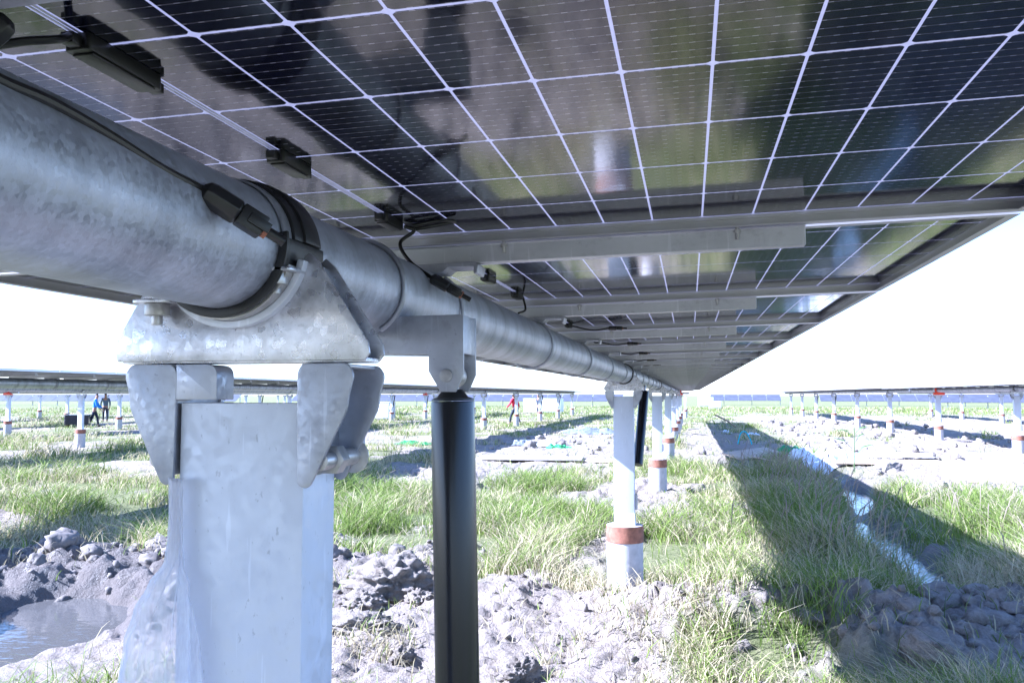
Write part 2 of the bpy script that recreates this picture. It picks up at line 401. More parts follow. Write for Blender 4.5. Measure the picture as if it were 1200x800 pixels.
def bare_mask(x, y):
    n1 = fbm(x*.45, y*.35, 40, 4); n2 = fbm(x*1.6, y*1.3, 50, 3)
    b = sm(.50, .60, n1*.7+n2*.3+.0)                                     # scattered bare spots
    b = np.maximum(b, sm(.25, .6, blob(x, y, .45, 6.35, 1.5, .7)+.5*(n2-.5)))        # spoil heap at the second post
    b = np.maximum(b, sm(.25, .6, blob(x, y, -.5, 12.5, .75, 5)+.5*(n2-.5)))           # trodden track along the posts
    b = np.maximum(b, sm(.3, .6, blob(x, y, -4.0, 5.6, 2.4, 2.2, .3)+.3*(n2-.5)))       # muddy pit on the left
    b = np.maximum(b, sm(.25, .6, blob(x, y, 2.7, 6.0, 1.6, 1.25)+.4*(n2-.5)))          # clods in front on the right
    b = np.maximum(b, sm(3.4, 4.6, x+1.2*(n2-.5)+(n1-.5)*1.5)*sm(11, 16, y+5*(n2-.5))*(1-sm(60, 85, y))*sm(.28, .40, n1+.06))   # building field on the right
    b = np.maximum(b, sm(.3, .6, blob(x, y, -3.4, 25, 2.6, 11)+.6*(n2-.5))*.9)
    b = np.maximum(b, sm(.3, .65, blob(x, y, -2.2, 7.2, .9, .7)+.4*(n2-.5)))
    b = np.maximum(b, .85*sm(.3, .6, blob(x, y, 1.2, 33, 1.2, 16)+.5*(n2-.5)))
    b = b*(1-.96*sm(70, 95, np.hypot(x, y)))
    g = blob(x, y, 2.05, 10.5, .75, 6.0)                                 # tall grass in the panels' shade, left of the ditch
    b = b*(1-.95*sm(.3, .55, g)*sm(7.0, 7.9, y))
    g2 = blob(x, y, 4.0, 10.5, .85, 3.6); b = b*(1-.95*sm(.3, .5, g2))
    g3 = blob(x, y, -1.15, 10.2, .8, 2.6); b = b*(1-.9*sm(.35, .6, g3))
    return np.clip(b, 0, 1)
def height(x, y):
    d = np.hypot(x, y); near = 1-sm(40, 90, d)
    b = bare_mask(x, y)
    h = .16*(fbm(x*.22, y*.22, 3, 3)-.5)*near
    h = h + (.16*(billow(x*1.25, y*1.25, 8, 4)-.35)*sm(.3, .9, b) + .05*(fbm(x*2.4, y*2.4, 21, 4)-.5))*near
    nr = (d < 26) & (b > .05)
    if nr.any():
        xn, yn = x[nr], y[nr]; hv = np.zeros(x.shape)
        amp = .35 + .65*np.clip(sm(.25, .7, blob(xn, yn, 2.7, 6.0, 1.8, 1.2)) + sm(.2, .6, blob(xn, yn, -5.0, 7.2, 2.6, 1.0, .2)) + .30*sm(.3, .7, blob(xn, yn, .7, 6.3, 1.1, .5)) + .5*sm(4, 5.5, xn)*sm(12, 16, yn), 0, 1)
        amp = amp*(.35+1.1*fbm(xn*.8, yn*.8, 210, 2))
        hv[nr] = (amp*(.17*lumps(xn*3.0, yn*3.0, 200) + .09*lumps(xn*6.5, yn*6.5, 220)+.045*lumps(xn*14, yn*14, 240)) + .10*(fbm(xn*10, yn*10, 250, 4, .75)-.5))*sm(.15, .75, b[nr])*(1-sm(16, 26, d[nr]))
        h = h + hv
    h = h + .24*blob(x, y, .70, 6.0, .80, .36)*(.65+.7*fbm(x*2.2, y*2.2, 61, 4)) + .10*blob(x, y, -.9, 6.5, .5, .4)
    h = h + (.22*blob(x, y, -5.0, 7.3, 2.0, .50, .2))*(.35+1.1*billow(x*1.7, y*1.7, 33, 4))
    pit = sm(.25, .65, blob(x, y, -4.05, 5.45, 1.25, .55, 1.95)+.6*(fbm(x*1.5, y*1.5, 310, 3)-.5)); h = h*(1-.85*pit) - .17*pit
    h = h + .14*sm(.3, .8, blob(x, y, 2.7, 6.0, 1.5, 1.0))*billow(x*2.3, y*2.3, 70, 4)
    h = h + .10*blob(x, y, -2.2, 7.2, .8, .7)
    rough = sm(4, 5.5, x)*sm(12, 18, y)*(1-sm(70, 100, y)) + .7*blob(x, y, -3.6, 29, 3.2, 9)
    h = h + .20*rough*(billow(x*.75, y*.75, 77, 4)-.3)
    for px_, py_ in PILES:
        if py_ < 40 and abs(px_) < 10: h = h + .09*blob(x, y, px_+.15, py_, .6, .55)
    dx = np.abs(x-ditch_x(y)); w_ = ditch_w(y)
    h = h - np.where(w_ > .01, .24*np.exp(-(dx/np.maximum(w_*1.5, .05))**2)*sm(.02, .2, w_), 0)
    h = h - .15*sm(.6, 1.0, 1.0*(d < 2.0))
    return h
def hz(x, y): return float(height(np.array([x*1.0]), np.array([y*1.0]))[0])

# ================================================================== ground, water, grass
def np_mesh(name, V, F, mats, smooth=False):
    """V (n,3), F (m,3 or 4)"""
    me = bpy.data.meshes.new(name); k = F.shape[1]
    me.vertices.add(len(V)); me.vertices.foreach_set('co', V.astype(np.float32).ravel())
    me.loops.add(F.size); me.loops.foreach_set('vertex_index', F.astype(np.int32).ravel())
    me.polygons.add(len(F)); me.polygons.foreach_set('loop_start', np.arange(0, F.size, k, dtype=np.int32))
    me.polygons.foreach_set('loop_total', np.full(len(F), k, dtype=np.int32))
    me.polygons.foreach_set('use_smooth', np.full(len(F), smooth))
    me.update(calc_edges=True)
    for m in mats: me.materials.append(M[m])
    return me
def axis(lo, hi, fine_lo, fine_hi, step, grow):
    a = list(np.arange(fine_lo, fine_hi, step)); s_ = step
    while a[-1] < hi: s_ *= grow; a.append(a[-1]+s_)
    s_ = step
    while a[0] > lo: s_ *= grow; a.insert(0, a[0]-s_)
    return np.array(a)
xs = axis(-3200, 3200, -7, 5, .026, 1.03); ys = axis(-60, 4200, 4.3, 9, .026, 1.018)
XX, YY = np.meshgrid(xs, ys); HH = height(XX, YY)
nx, ny = len(xs), len(ys); ii = np.arange(nx*ny).reshape(ny, nx)
F = np.stack([ii[:-1, :-1].ravel(), ii[:-1, 1:].ravel(), ii[1:, 1:].ravel(), ii[1:, :-1].ravel()], 1)
gme = np_mesh('ground', np.stack([XX.ravel(), YY.ravel(), HH.ravel()], 1), F, ['soil'], True)
bare = bare_mask(XX, YY).ravel()
DW = np.abs(XX-ditch_x(YY)); wet_shade = np.exp(-(DW/np.maximum(ditch_w(YY)*2.4, .02))**2)*(ditch_w(YY) > .02)
wet_shade = np.maximum(wet_shade, .95*sm(.2, .6, blob(XX, YY, -4.6, 6.2, 2.6, 1.7, .3))).ravel()  # left bank: damp soil, darkened further to deepen the neighbour row's shade
for nm, val in (('bare', bare), ('wet_shade', wet_shade)):
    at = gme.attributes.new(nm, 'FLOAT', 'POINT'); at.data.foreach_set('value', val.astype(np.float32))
ground = link('ground', gme); tag(ground, None, kind='structure')
print('ground verts', nx*ny)

def water(name, pts_lo, pts_hi, z):
    V = []; Fq = []
    for a, b in zip(pts_lo, pts_hi): V += [(a[0], a[1], z), (b[0], b[1], z)]
    for i in range(len(pts_lo)-1): Fq.append((2*i, 2*i+1, 2*i+3, 2*i+2))
    o = link(name, np_mesh(name, np.array(V), np.array(Fq), ['water'])); tag(o, None, kind='structure'); return o
yy = np.linspace(6.6, 21, 60)
water('ditch_water', [(ditch_x(y)-.75, y) for y in yy], [(ditch_x(y)+.75, y) for y in yy], -.125)
tt = np.linspace(-2.0, 2.0, 30); ca, sa = math.cos(1.95), math.sin(1.95)
water('puddle', [(-4.05+t*ca+1.1*sa, 5.45+t*sa-1.1*ca) for t in tt], [(-4.05+t*ca-1.1*sa, 5.45+t*sa+1.1*ca) for t in tt], -.055)

def grass_field():
    # candidate roots, denser near the camera
    n = 1300000
    d = 3.9*np.exp(RNG.random(n)*math.log(120/3.9)); ang = rad(90)+YAW + (RNG.random(n)-.5)*rad(70)
    x = CAM.x + d*np.cos(ang); y = d*np.sin(ang)
    keepd = np.clip((d/9)**.35, 0, 1)
    b = bare_mask(x, y); cl = fbm(x*1.1, y*1.1, 90, 3); cl2 = fbm(x*3.1, y*3.1, 95, 2)
    g = (1-b)**1.3*sm(.40, .66, .6*cl+.4*cl2)
    g = np.maximum(g, .03+.35*sm(.52, .66, .5*cl+.5*cl2)*(x < 1.6)*(d < 14))   # odd tufts on bare soil
    tall = np.maximum.reduce([blob(x, y, 2.0, 10.5, .7, 4.5), .8*blob(x, y, 4.1, 10.5, 1.0, 3.6), .75*blob(x, y, -1.1, 9.6, .9, 2.6), .55*sm(.45, .65, fbm(x*.5, y*.4, 130, 2))])
    dw = np.abs(x-ditch_x(y)); wd = ditch_w(y)
    g = np.where((wd > .03) & (dw < wd*1.2), g*.03, g)
    tall = np.where(wd > .03, tall*(.12+.88*sm(.25, .75, dw)), tall)
    g = g*(1-.97*sm(.3, .55, blob(x, y, -3.9, 5.4, 2.0, 1.7, .6)+.25*(cl2-.5)))
    g = np.clip(g*(.55+.75*tall), 0, 1)*keepd
    for px_, py_ in PILES: g = np.where((x-px_)**2+(y-py_)**2 < .03, 0, g)
    k = RNG.random(n) < g*.62
    x, y, d, cl, cl2, tall, b = (q[k] for q in (x, y, d, cl, cl2, tall, b)); n = len(x)
    if n > 330000:
        s_ = RNG.permutation(n)[:330000]; x, y, d, cl, cl2, tall, b = (q[s_] for q in (x, y, d, cl, cl2, tall, b)); n = len(x)
    z = height(x, y)-.01
    L = (.09+.20*RNG.random(n)+.48*tall*RNG.random(n)**.8*(1-.5*b))*(.55+.9*cl)*np.where(d > 45, .8, 1)*(1-.4*b)
    W = (.0011+.0016*RNG.random(n))*(1+d/7.)
    th = RNG.random(n)*2*math.pi; az = th+math.pi/2
    bend = (.2+1.5*RNG.random(n)**1.6)*L; bd = RNG.random(n)*2*math.pi*.75-.6
    bx, by = np.cos(bd)*bend, np.sin(bd)*bend
    V = np.zeros((n, 7, 3), np.float32)
    for lv, (t, wf) in enumerate(((0, 1), (.4, .85), (.75, .55))):
        cx = x+bx*t**2; cy = y+by*t**2; cz = z+L*t*(1-.22*t)
        for sgn, i in ((-1, 2*lv), (1, 2*lv+1)):
            V[:, i, 0] = cx+sgn*W*wf*np.cos(th); V[:, i, 1] = cy+sgn*W*wf*np.sin(th); V[:, i, 2] = cz
    V[:, 6, 0] = x+bx; V[:, 6, 1] = y+by; V[:, 6, 2] = z+L*(.84-.25*RNG.random(n))
    o = (np.arange(n)*7)[:, None]
    T = np.concatenate([o+np.array([[0, 1, 3]]), o+np.array([[0, 3, 2]]), o+np.array([[2, 3, 5]]), o+np.array([[2, 5, 4]]), o+np.array([[4, 5, 6]])], 0)
    me = np_mesh('grass', V.reshape(-1, 3), T, ['grass'])
    # tints: fresh green, olive, straw
    r = RNG.random(n); dryness = np.clip(.58+1.3*(fbm(x*.6, y*.6, 160, 3)-.48)+.22*b-.30*tall-.12*(d > 60), .06, .88)
    green = np.array([.10, .145, .026]); lush = np.array([.205, .26, .052]); straw = np.array([.44, .375, .21]); pink = np.array([.40, .33, .26])
    m1 = (r < dryness)[:, None]; mixg = RNG.random(n)[:, None]
    c = np.where(m1, straw*(1-mixg*.5)+pink*mixg*.5, green*(1-mixg)+lush*mixg)*(.85+.5*RNG.random(n))[:, None]
    cc = np.ones((n, 7, 4), np.float32); cc[:, :, :3] = c[:, None, :]
    at = me.attributes.new('tint', 'FLOAT_COLOR', 'POINT'); at.data.foreach_set('color', cc.ravel())
    ob = link('grass', me); tag(ob, 'green and straw coloured grass growing in clumps over the site', 'grass', kind='stuff')
    print('blades', n)
grass_field()

# ================================================================== our own tracker row: panels, rails, tube
TILT = rad(1.3); TZ = G-.146; TR = .0725       # tube axis height, tube radius
PX, QY, MP = .0891, .184, 1.1395                # half-cell pitch, cell pitch, panel pitch
HL, HW = 1.0762, .5598                          # half length, half width of a panel
Y1 = 1.5757; PC0 = Y1-.552
def chamfer(hx, hy, c): return [(-hx+c, -hy), (hx-c, -hy), (hx, -hy+c), (hx, hy-c), (hx-c, hy), (-hx+c, hy), (-hx, hy-c), (-hx, -hy+c)]
cell_poly = chamfer(PX/2-.0017, QY/2-.0023, .0040)
CELL = MB().prism(cell_poly, -.0003, 0.0001, 'z').mesh('cell', 'cell')
def cell_spots():
    for side in (-1, 1):
        for j in range(12):
            for i in range(6): yield side*(.0045+PX*(j+.5)-.0), -.552+QY*(i+.5)
mb = MB()
for cx, cy in cell_spots(): mb.prism([(cx+a, cy+b_) for a, b_ in cell_poly], -.0003, .0001, 'z')
CELLGRID = mb.mesh('cell_grid', 'cellfar')
GLASS = MB().box(-HL+.004, HL-.004, -HW+.004, HW-.004, .0002, .0032).mesh('glass', 'grid')
mb = MB()
mb.box(-HL, HL, -HW, -HW+.0035, -.024, .006).box(-HL, HL, HW-.0035, HW, -.024, .006)
mb.box(-HL, -HL+.0035, -HW+.0035, HW-.0035, -.024, .006).box(HL-.0035, HL, -HW+.0035, HW-.0035, -.024, .006)
mb.box(-HL+.0035, HL-.0035, -HW+.0035, -HW+.022, -.024, -.0222).box(-HL+.0035, HL-.0035, HW-.022, HW-.0035, -.024, -.0222)
mb.box(-HL+.0035, -HL+.018, -HW+.022, HW-.022, -.024, -.0222).box(HL-.018, HL-.0035, -HW+.022, HW-.022, -.024, -.0222)
mb.box(-HL+.0035, HL-.0035, -HW+.0035, -HW+.0075, -.0075, -.0015).box(-HL+.0035, HL-.0035, HW-.0075, HW-.0035, -.0075, -.0015)
FRAME = mb.mesh('frame', 'frame')
# bus ribbons down the middle of a panel: two thin light strips
RIBBON = MB().box(-.0034, -.0012, -HW+.01, HW-.01, -.0006, .0001).box(.0012, .0034, -HW+.01, HW-.01, -.0006, .0001).mesh('ribbon', 'bolt')
def jbox_mesh(L):
    b_ = MB(); b_.prism(rounded([(-L/2, -.0125), (L/2, -.0125), (L/2, .0125), (-L/2, .0125)], .005), -.0155, -.0006, 'z')
    b_.v = [(y, x, z) for x, y, z in b_.v]
    b_.box(-.010, .010, -L/2+.008, L/2-.008, -.0175, -.0155)
    b_.box(-.006, .006, L/2-.002, L/2+.012, -.014, -.004).box(-.006, .006, -L/2-.012, -L/2+.002, -.014, -.004)
    return b_.mesh('junction_box', 'plastic', bevel=.0015)
JB_L, JB_S = jbox_mesh(.105), jbox_mesh(.085)
NEAR = 5
for k in range(-2, 45):
    yc = PC0+MP*k
    t = empty('solar_panel', (0, yc, G-.0035), (0, -TILT, 0))
    if k < 0: lab = ['solar panel overhead just behind the nearest one in view, above the frame', 'solar panel second behind the nearest one in view, above the frame'][-1-k]
    elif k == 0: lab = 'nearest solar panel overhead, underside with large dark cells and three black junction boxes'
    else: lab = f'{ordn(k+1)} solar panel from the camera in the long row overhead, seen from below'
    tag(t, lab, 'solar panel', 'panels of the overhead row')
    gl = link('glass', GLASS, t); link('frame', FRAME, t)
    if 0 <= k < NEAR:
        for cx, cy in cell_spots(): link('cell', CELL, gl, (cx, cy, 0))
        link('bus_ribbon', RIBBON, gl)
    else:
        o = link('cell_grid', CELLGRID, gl); o['kind'] = 'stuff'
    if k < 12:
        link('junction_box', JB_L, t, (0, -.345, 0)); link('junction_box', JB_S, t, (0, .004, 0)); link('junction_box', JB_S, t, (0, .385, 0))

# mounting rails
RAIL_X = .7178
b_ = MB(); prof = [(-.022, -.0255), (-.022, -.0275), (-.016, -.0275), (-.0135, -.0605), (.0135, -.0605), (.016, -.0275), (.022, -.0275), (.022, -.0255), (.0135, -.0255), (.0115, -.0575), (-.0115, -.0575), (-.0135, -.0255)]
b_.prism([(p[0], p[1]) for p in prof], -RAIL_X, RAIL_X, 'x')
RAIL = b_.mesh('beam', 'rail', bevel=.0008, seg=1)
b_ = MB(); b_.hexa((0, 0, 0), .0065, .006, 'z').tube([(0, 0, -.012), (0, 0, 0)], .0036, 8).tube([(0, 0, .006), (0, 0, .012)], .0036, 8)
RBOLT = b_.mesh('bolt', 'bolt')
b_ = MB(); b_.prism([(-.10, -.061), (.115, -.061), (.122, -.066), (.118, -.083), (.112, -.083), (.112, -.069), (.062, -.069), (.05, -.078), (-.05, -.078), (-.062, -.069), (-.10, -.069)], -.03, .03, 'y')
SEAT = b_.mesh('seat', 'bracket', bevel=.001, seg=1)
UB = MB().tube([((TR+.005)*math.cos(a), 0, -.146+(TR+.005)*math.sin(a)) for a in np.linspace(rad(120), rad(420), 37)], .0042, 8).mesh('u_bolt', 'bracket', smooth=True)
for k in range(-2, 45):
    y = Y1+.018+MP*k
    t = empty('mounting_rail', (0, y, G-.0035), (0, -TILT, 0))
    lab = 'nearest mounting rail in view, galvanised, crossing above the torque tube under the first panel joint' if k == 0 else (
        f'{ordn(k+1)} galvanised mounting rail from the camera under the overhead panel row' if k > 0 else ['galvanised mounting rail at the near edge of the nearest panel, top left corner', 'mounting rail overhead behind the camera, out of frame'][-1-k])
    tag(t, lab, 'rail', 'mounting rails of the overhead row')
    bmo = link('beam', RAIL, t)
    if k < 16:
        for bx in (-.60, -.17, .17, .60): link('bolt', RBOLT, bmo, (bx, -.018, -.0335))
        for bx in (-.60, -.17, .17, .60): link('bolt', RBOLT, bmo, (bx, .018, -.0335))
    if k != -1: link('seat', SEAT, t); link('u_bolt', UB, t, (0, .03, 0), (0, TILT, 0))

# torque tube of our row
def tube_mesh(y0, y1, segs, n=64, r=TR):
    V = []; Fq = []
    for i in range(segs+1):
        for k in range(n):
            a = 2*math.pi*k/n; V.append((r*math.cos(a), y0+(y1-y0)*i/segs, r*math.sin(a)))
    for i in range(segs):
        for k in range(n): Fq.append((i*n+k, i*n+(k+1) % n, (i+1)*n+(k+1) % n, (i+1)*n+k))
    return np_mesh('torque_tube', np.array(V), np.array(Fq), ['tube'], True)
tt_ = link('torque_tube', tube_mesh(-2.6, 52.6, 30), None, (0, 0, TZ))
tag(tt_, 'thick galvanised torque tube running under the overhead panels into the distance', 'tube')

# ------------------------------------------------------------------ near support: post, clamps, saddle, ring
FY = .90                                       # front face of the near post
def P2(*pts, Y=FY): return [(p.x, p.z) for p in (atY(a, b, Y) for a, b in pts)]
def saddle(t, y0, detail=True, cx=0.0):
    """cradle channel that carries the tube; y0 is its front plate"""
    outline = [(-.150, 1.674), (-.156, 1.692), (-.117, 1.757), (-.088, 1.768)]
    arc = [(cx+.0865*math.cos(a), TZ+.0865*math.sin(a)) for a in np.linspace(rad(204), rad(352), 20)]
    outline += arc + [(.092, 1.797), (.104, 1.786), (.164, 1.694), (.166, 1.682), (.160, 1.674)]
    b = MB(); b.prism(outline, y0, y0+.0045); b.prism(outline, y0+.046, y0+.0505)
    b.build('saddle_plate', 'saddle', t, origin='world', bevel=.0016 if detail else 0)
    b = MB(); b.box(-.146, .160, y0+.0047, y0+.0458, 1.672, 1.6775); b.build('saddle_floor', 'saddle', t, origin='world', bevel=.001 if detail else 0)
    b = MB(); b.ring((cx, TZ), .0848, .0930, y0-.011, y0+.0545, rad(206), rad(349), 32); b.build('cradle_lip', 'post', t, origin='world', bevel=.0015 if detail else 0)
    b = MB(); b.ring((cx, TZ), .0802, .0846, y0-.026, y0+.050, rad(205), rad(343), 32); b.build('lower_strap', 'bolt', t, origin='world', bevel=.0006 if detail else 0)
    b = MB(); b.ring((cx, TZ), TR+.0006, .0800, y0-.030, y0+.066, rad(172), rad(364), 40)
    b.ring((cx, TZ), TR+.0006, .0832, y0-.036, y0-.0302, rad(172), rad(368), 40)
    b.build('lower_bushing', 'rubber', t, origin='world', bevel=.0015 if detail else 0)
    b = MB(); b.ring((cx, TZ), TR+.0006, .0800, y0-.010, y0+.060, rad(4.5), rad(171.5), 40)
    b.ring((cx, TZ), TR+.0006, .0832, y0+.012, y0+.052, rad(4.5), rad(171.5), 40)
    b.build('upper_bushing', 'rubber', t, origin='world', bevel=.0015 if detail else 0)
    st = MB(); st.ring((cx, TZ), TR+.0012, .0765, y0-.0295, y0-.0105, rad(-18), rad(198), 40)
    s_ = st.build('strap', 'bracket', t, origin='world', bevel=.0008 if detail else 0)
    for sx, zc in ((.062, 1.7715), (-.085, 1.7395)):
        b = MB(); b.prism(rounded([(sx-.024, y0-.036), (sx+.026, y0-.036), (sx+.026, y0+.012), (sx-.024, y0+.012)], .008), zc, zc+.0045, 'z')
        stb = b.build('strap_tab', 'saddle', t, origin='world', bevel=.001)
        b = MB(); b.hexa((sx, y0-.020, zc-.013), .0115, .0125, 'z'); b.tube([(sx, y0-.02, zc-.024), (sx, y0-.02, zc-.013)], .0062, 12)
        b.tube([(sx, y0-.02, zc-.0135), (sx, y0-.02, zc-.0002)], .0140, 16)
        bo = b.build('bolt', 'bolt', t, origin='world', bevel=.0008)
        if detail: bo.parent = stb
t = empty('tube_saddle', (0, FY+.02, 1.672)); saddle(t, FY-.005)
tag(t, 'large galvanised saddle with black bushing and bolts cradling the tube on the nearest post', 'saddle')

def channel(b, x0, x1, y0, y1, z0, z1, th=.004, lip=.02):
    """C-shaped column: face towards -y, two flanges, lips at the back"""
    poly = [(x0, y0), (x1, y0), (x1, y1), (x1-lip, y1), (x1-lip, y1-th), (x1-th, y1-th), (x1-th, y0+th), (x0+th, y0+th), (x0+th, y1-th), (x0+lip, y1-th), (x0+lip, y1), (x0, y1)]
    return b.prism(poly, z0, z1, 'z')
def clamp(t, sgn, xi, y0, y1, top=1.671, bot=1.531, detail=True):
    """folded clamp bracket on one side of a post: front and back plate, top fold, inner web, bolt"""
    o = xi
    poly = [(o-.006*0, top-.010), (o+sgn*.006, top), (o+sgn*.060, top), (o+sgn*.068, top-.012), (o+sgn*.062, top-.035), (o+sgn*.060, top-.052), (o+sgn*.018, bot+.004), (o+sgn*.012, bot), (o+sgn*.002, bot+.004)]
    b = MB(); b.prism(rounded(poly, .006), y0-.0085, y0-.0035); b.prism(rounded(poly, .006), y1+.0035, y1+.0085)
    e1, e2 = sorted((o, o+sgn*.056)); b.box(e1+.003, e2, y0-.0033, y1+.0033, top-.0048, top-.0004)
    c = b.build('clamp_bracket', 'bracket', t, origin='world', bevel=.0014 if detail else 0)
    e1, e2 = sorted((o+sgn*.004, o+sgn*.009)); b = MB(); b.box(e1, e2, y0-.0033, y1+.0033, bot+.012, top-.006)
    w_ = b.build('clamp_web', 'bracket', t, origin='world', bevel=.001 if detail else 0)
    if detail: w_.parent = c
    if detail:
        bx, bz = o+sgn*.026, bot+.030
        b = MB(); b.tube([(bx, y0-.003, bz), (bx, y1+.024, bz)], .0105, 18); b.hexa((bx, y1+.0085, bz), .017, .012, 'y'); b.hexa((bx, y0+.024, bz), .018, .020, 'y'); b.tube([(bx, y1+.0075, bz), (bx, y1+.0095, bz)], .021, 18)
        b.build('bolt', 'bolt', t, origin='world', bevel=.001).parent = c
# near post
t = empty('support_post', (.0095, FY+.045, hz(.0095, FY+.045)))
b = MB(); channel(b, -.068, .087, FY, FY+.086, t.location.z+.25, 1.6265); b.build('column', 'post', t, origin='world', bevel=.003, seg=3)
clamp(t, 1, .081, FY, FY+.086); clamp(t, -1, -.0690, FY, FY+.086)
b = MB(); b.prism(rounded([(-.0700, 1.630), (-.0700, 1.6705), (-.018, 1.6705), (-.018, 1.630)], [.001, .001, .014, .001]), FY-.008, FY+.03)
b.build('clamp_cap', 'bracket', t, origin='world', bevel=.003)
tag(t, 'nearest galvanised steel post with two folded clamp brackets, plastic film hanging at its left', 'post')
def pile(x, y, top, zb, lab, grp, collar=True):
    t = empty('concrete_pile', (x, y, zb))
    n = 28
    b = MB(); b.tube([(x, y, zb-.3), (x, y, top)], .142, n); b.build('pile_shaft', 'concrete', t, origin='world', smooth=True)
    b = MB(); b.ring((0, 0), .1425, .1465, 0, .125, n=n); b.v = [(x+q[0], y+q[2], top-.127+q[1]) for q in b.v]; b.build('collar', 'rust', t, origin='world', smooth=True)
    tag(t, lab, 'pile', grp); return t
pile(.0095, FY+.045, hz(0, .94)+.25, hz(0, .94), 'concrete pile under the nearest post, below the frame', 'piles of the overhead row')

# ------------------------------------------------------------------ further posts: shared meshes built round x=0,y=0
def post_parts():
    P = {}
    b = MB(); channel(b, -.080, .080, -.045, .045, .72, 1.6265); P['column'] = b.mesh('column', 'post', bevel=.003)
    b = MB(); b.prism([(-.080, .62), (.084, .62), (.080, .72), (-.080, .72)], -.045, .045); P['foot'] = b.mesh('foot', 'post')
    b = MB(); b.box(.081, .100, -.03, .03, .74, .86); P['splice'] = b.mesh('splice_plate', 'bracket')
    for s_ in (-1, 1):
        t0 = empty('tmp', (0, 0, 0)); clamp(t0, s_, s_*.078, -.045, .045, detail=False)
        ch = list(t0.children); P['clamp%d' % s_] = [c.data for c in ch]
        for c in ch: bpy.data.objects.remove(c)
        bpy.data.objects.remove(t0)
    t0 = empty('tmp', (0, 0, 0)); saddle(t0, -.025, False); P['saddle'] = [(c.name.split('.')[0], c.data) for c in list(t0.children)]
    for c in list(t0.children): bpy.data.objects.remove(c)
    bpy.data.objects.remove(t0)
    b = MB(); b.tube([(0, 0, 0), (0, 0, 1.02)], .033, 16); P['damper'] = b.mesh('damper_body', 'black', smooth=True)
    return P
PP = post_parts()
SHAFT = MB().tube([(0, 0, -.6), (0, 0, .62)], .142, 28).mesh('pile_shaft', 'concrete', smooth=True)
b = MB(); b.ring((0, 0), .1425, .1470, .492, .617, n=28); b.v = [(q[0], q[2], q[1]) for q in b.v]; COLLAR = b.mesh('collar', 'rust', smooth=True)
def put_post(x, y, lab, plab, grp, detail=True, sad=True):
    gz = max(min(hz(x, y), .2), -.1)
    t = empty('support_post', (x, y, 0)); tag(t, lab, 'post', grp)
    cm = link('column', PP['column'], t); link('foot', PP['foot'], cm)
    if detail: link('splice_plate', PP['splice'], cm)
    for s_ in (-1, 1):
        for me in (PP['clamp%d' % s_] if detail else PP['clamp%d' % s_][:1]): link(me.name.split('.')[0], me, t)
    p = empty('concrete_pile', (x, y, 0)); tag(p, plab, 'pile', 'piles' + grp[5:])
    sh = link('pile_shaft', SHAFT, p); link('collar', COLLAR, sh)
    if sad:
        s2 = empty('tube_saddle', (x, y, 0)); tag(s2, lab.replace('steel post', 'saddle on post').replace(' from the near end of the tracker row', ' of the tracker row'), 'saddle', 'saddles' + grp[5:])
        for nm, me in PP['saddle'][: (None if detail else 5)]: link(nm, me, s2)
    return t
for i, y in enumerate(OWN_POSTS[1:]):
    put_post(0, y, f'{ordn(i+2)} steel post from the camera under the overhead row', f'rust-collared concrete pile of the {ordn(i+2)} post under the overhead row', 'posts of the overhead row', True)

# ------------------------------------------------------------------ near damper with its clevis bracket
t = empty('damper_bracket', (.1, 1.34, 1.70))
pf = P2((450, 372), (543, 368), (543, 438), (534, 459), (516, 459), (502, 435), (502, 415), (456, 414), Y=1.3)
pf[0] = (-.02, pf[0][1]); pf[-1] = (-.02, pf[-1][1])
b = MB(); b.prism(pf, 1.300, 1.306); b.build('front_plate', 'bracket', t, origin='world', bevel=.0012)
b = MB(); b.prism(pf, 1.378, 1.384); b.build('back_plate', 'bracket', t, origin='world', bevel=.0012)
xr = pf[1][0]; b = MB(); b.box(xr-.006, xr-.0005, 1.3062, 1.3778, pf[1][1]-.062, pf[1][1]-.001); b.build('end_plate', 'bracket', t, origin='world', bevel=.001)
b = MB(); b.box(-.02, xr-.0065, 1.3062, 1.3778, pf[1][1]-.006, pf[1][1]-.0015); b.build('top_plate', 'bracket', t, origin='world', bevel=.001)
pc = atY(523, 440, 1.3)
b = MB(); b.tube([(pc.x, 1.296, pc.z), (pc.x, 1.388, pc.z)], .0105, 20); b.build('pin', 'bolt', t, origin='world', bevel=.001)
b = MB(); b.tube([((TR+.004)*math.cos(a), 1.272, TZ+(TR+.004)*math.sin(a)) for a in np.linspace(rad(-60), rad(240), 49)], .0042, 10)
b.build('u_bolt', 'bracket', t, origin='world', smooth=True)
tag(t, 'grey steel clevis bracket hanging from the tube, holding the black damper', 'bracket')
top = atY(530.5, 470, 1.342); bot = atY(536, 800, 1.342); ax = (top-bot).normalized(); foot = bot-ax*(bot.z-.12)
t = empty('damper', (foot.x, foot.y, foot.z))
R_ = 25.5*(top-CAM).dot(_f)/FPX
b = MB(); b.tube([foot, top], R_, 48); dbo = b.build('damper_body', 'black', t, origin='world', bevel=.002, angle=40)
b = MB(); b.tube([top+ax*.0005, top+ax*.004, top+ax*.007, top+ax*.017, top+ax*.019], [R_*.99, R_*.97, R_*.72, R_*.50, R_*.45], 40); b.build('end_cap', 'rubber', t, origin='world', smooth=True).parent = dbo
b = MB(); b.tube([top+ax*.018, top+ax*.028, Vector((pc.x, 1.342, pc.z))], [.011, .011, .011], 16); b.ring((pc.x, pc.z), .0115, .019, 1.328, 1.356, n=24); b.build('rod_eye', 'bolt', t, origin='world', bevel=.001)
tag(t, 'tall black cylindrical damper standing beside the nearest post', 'damper')
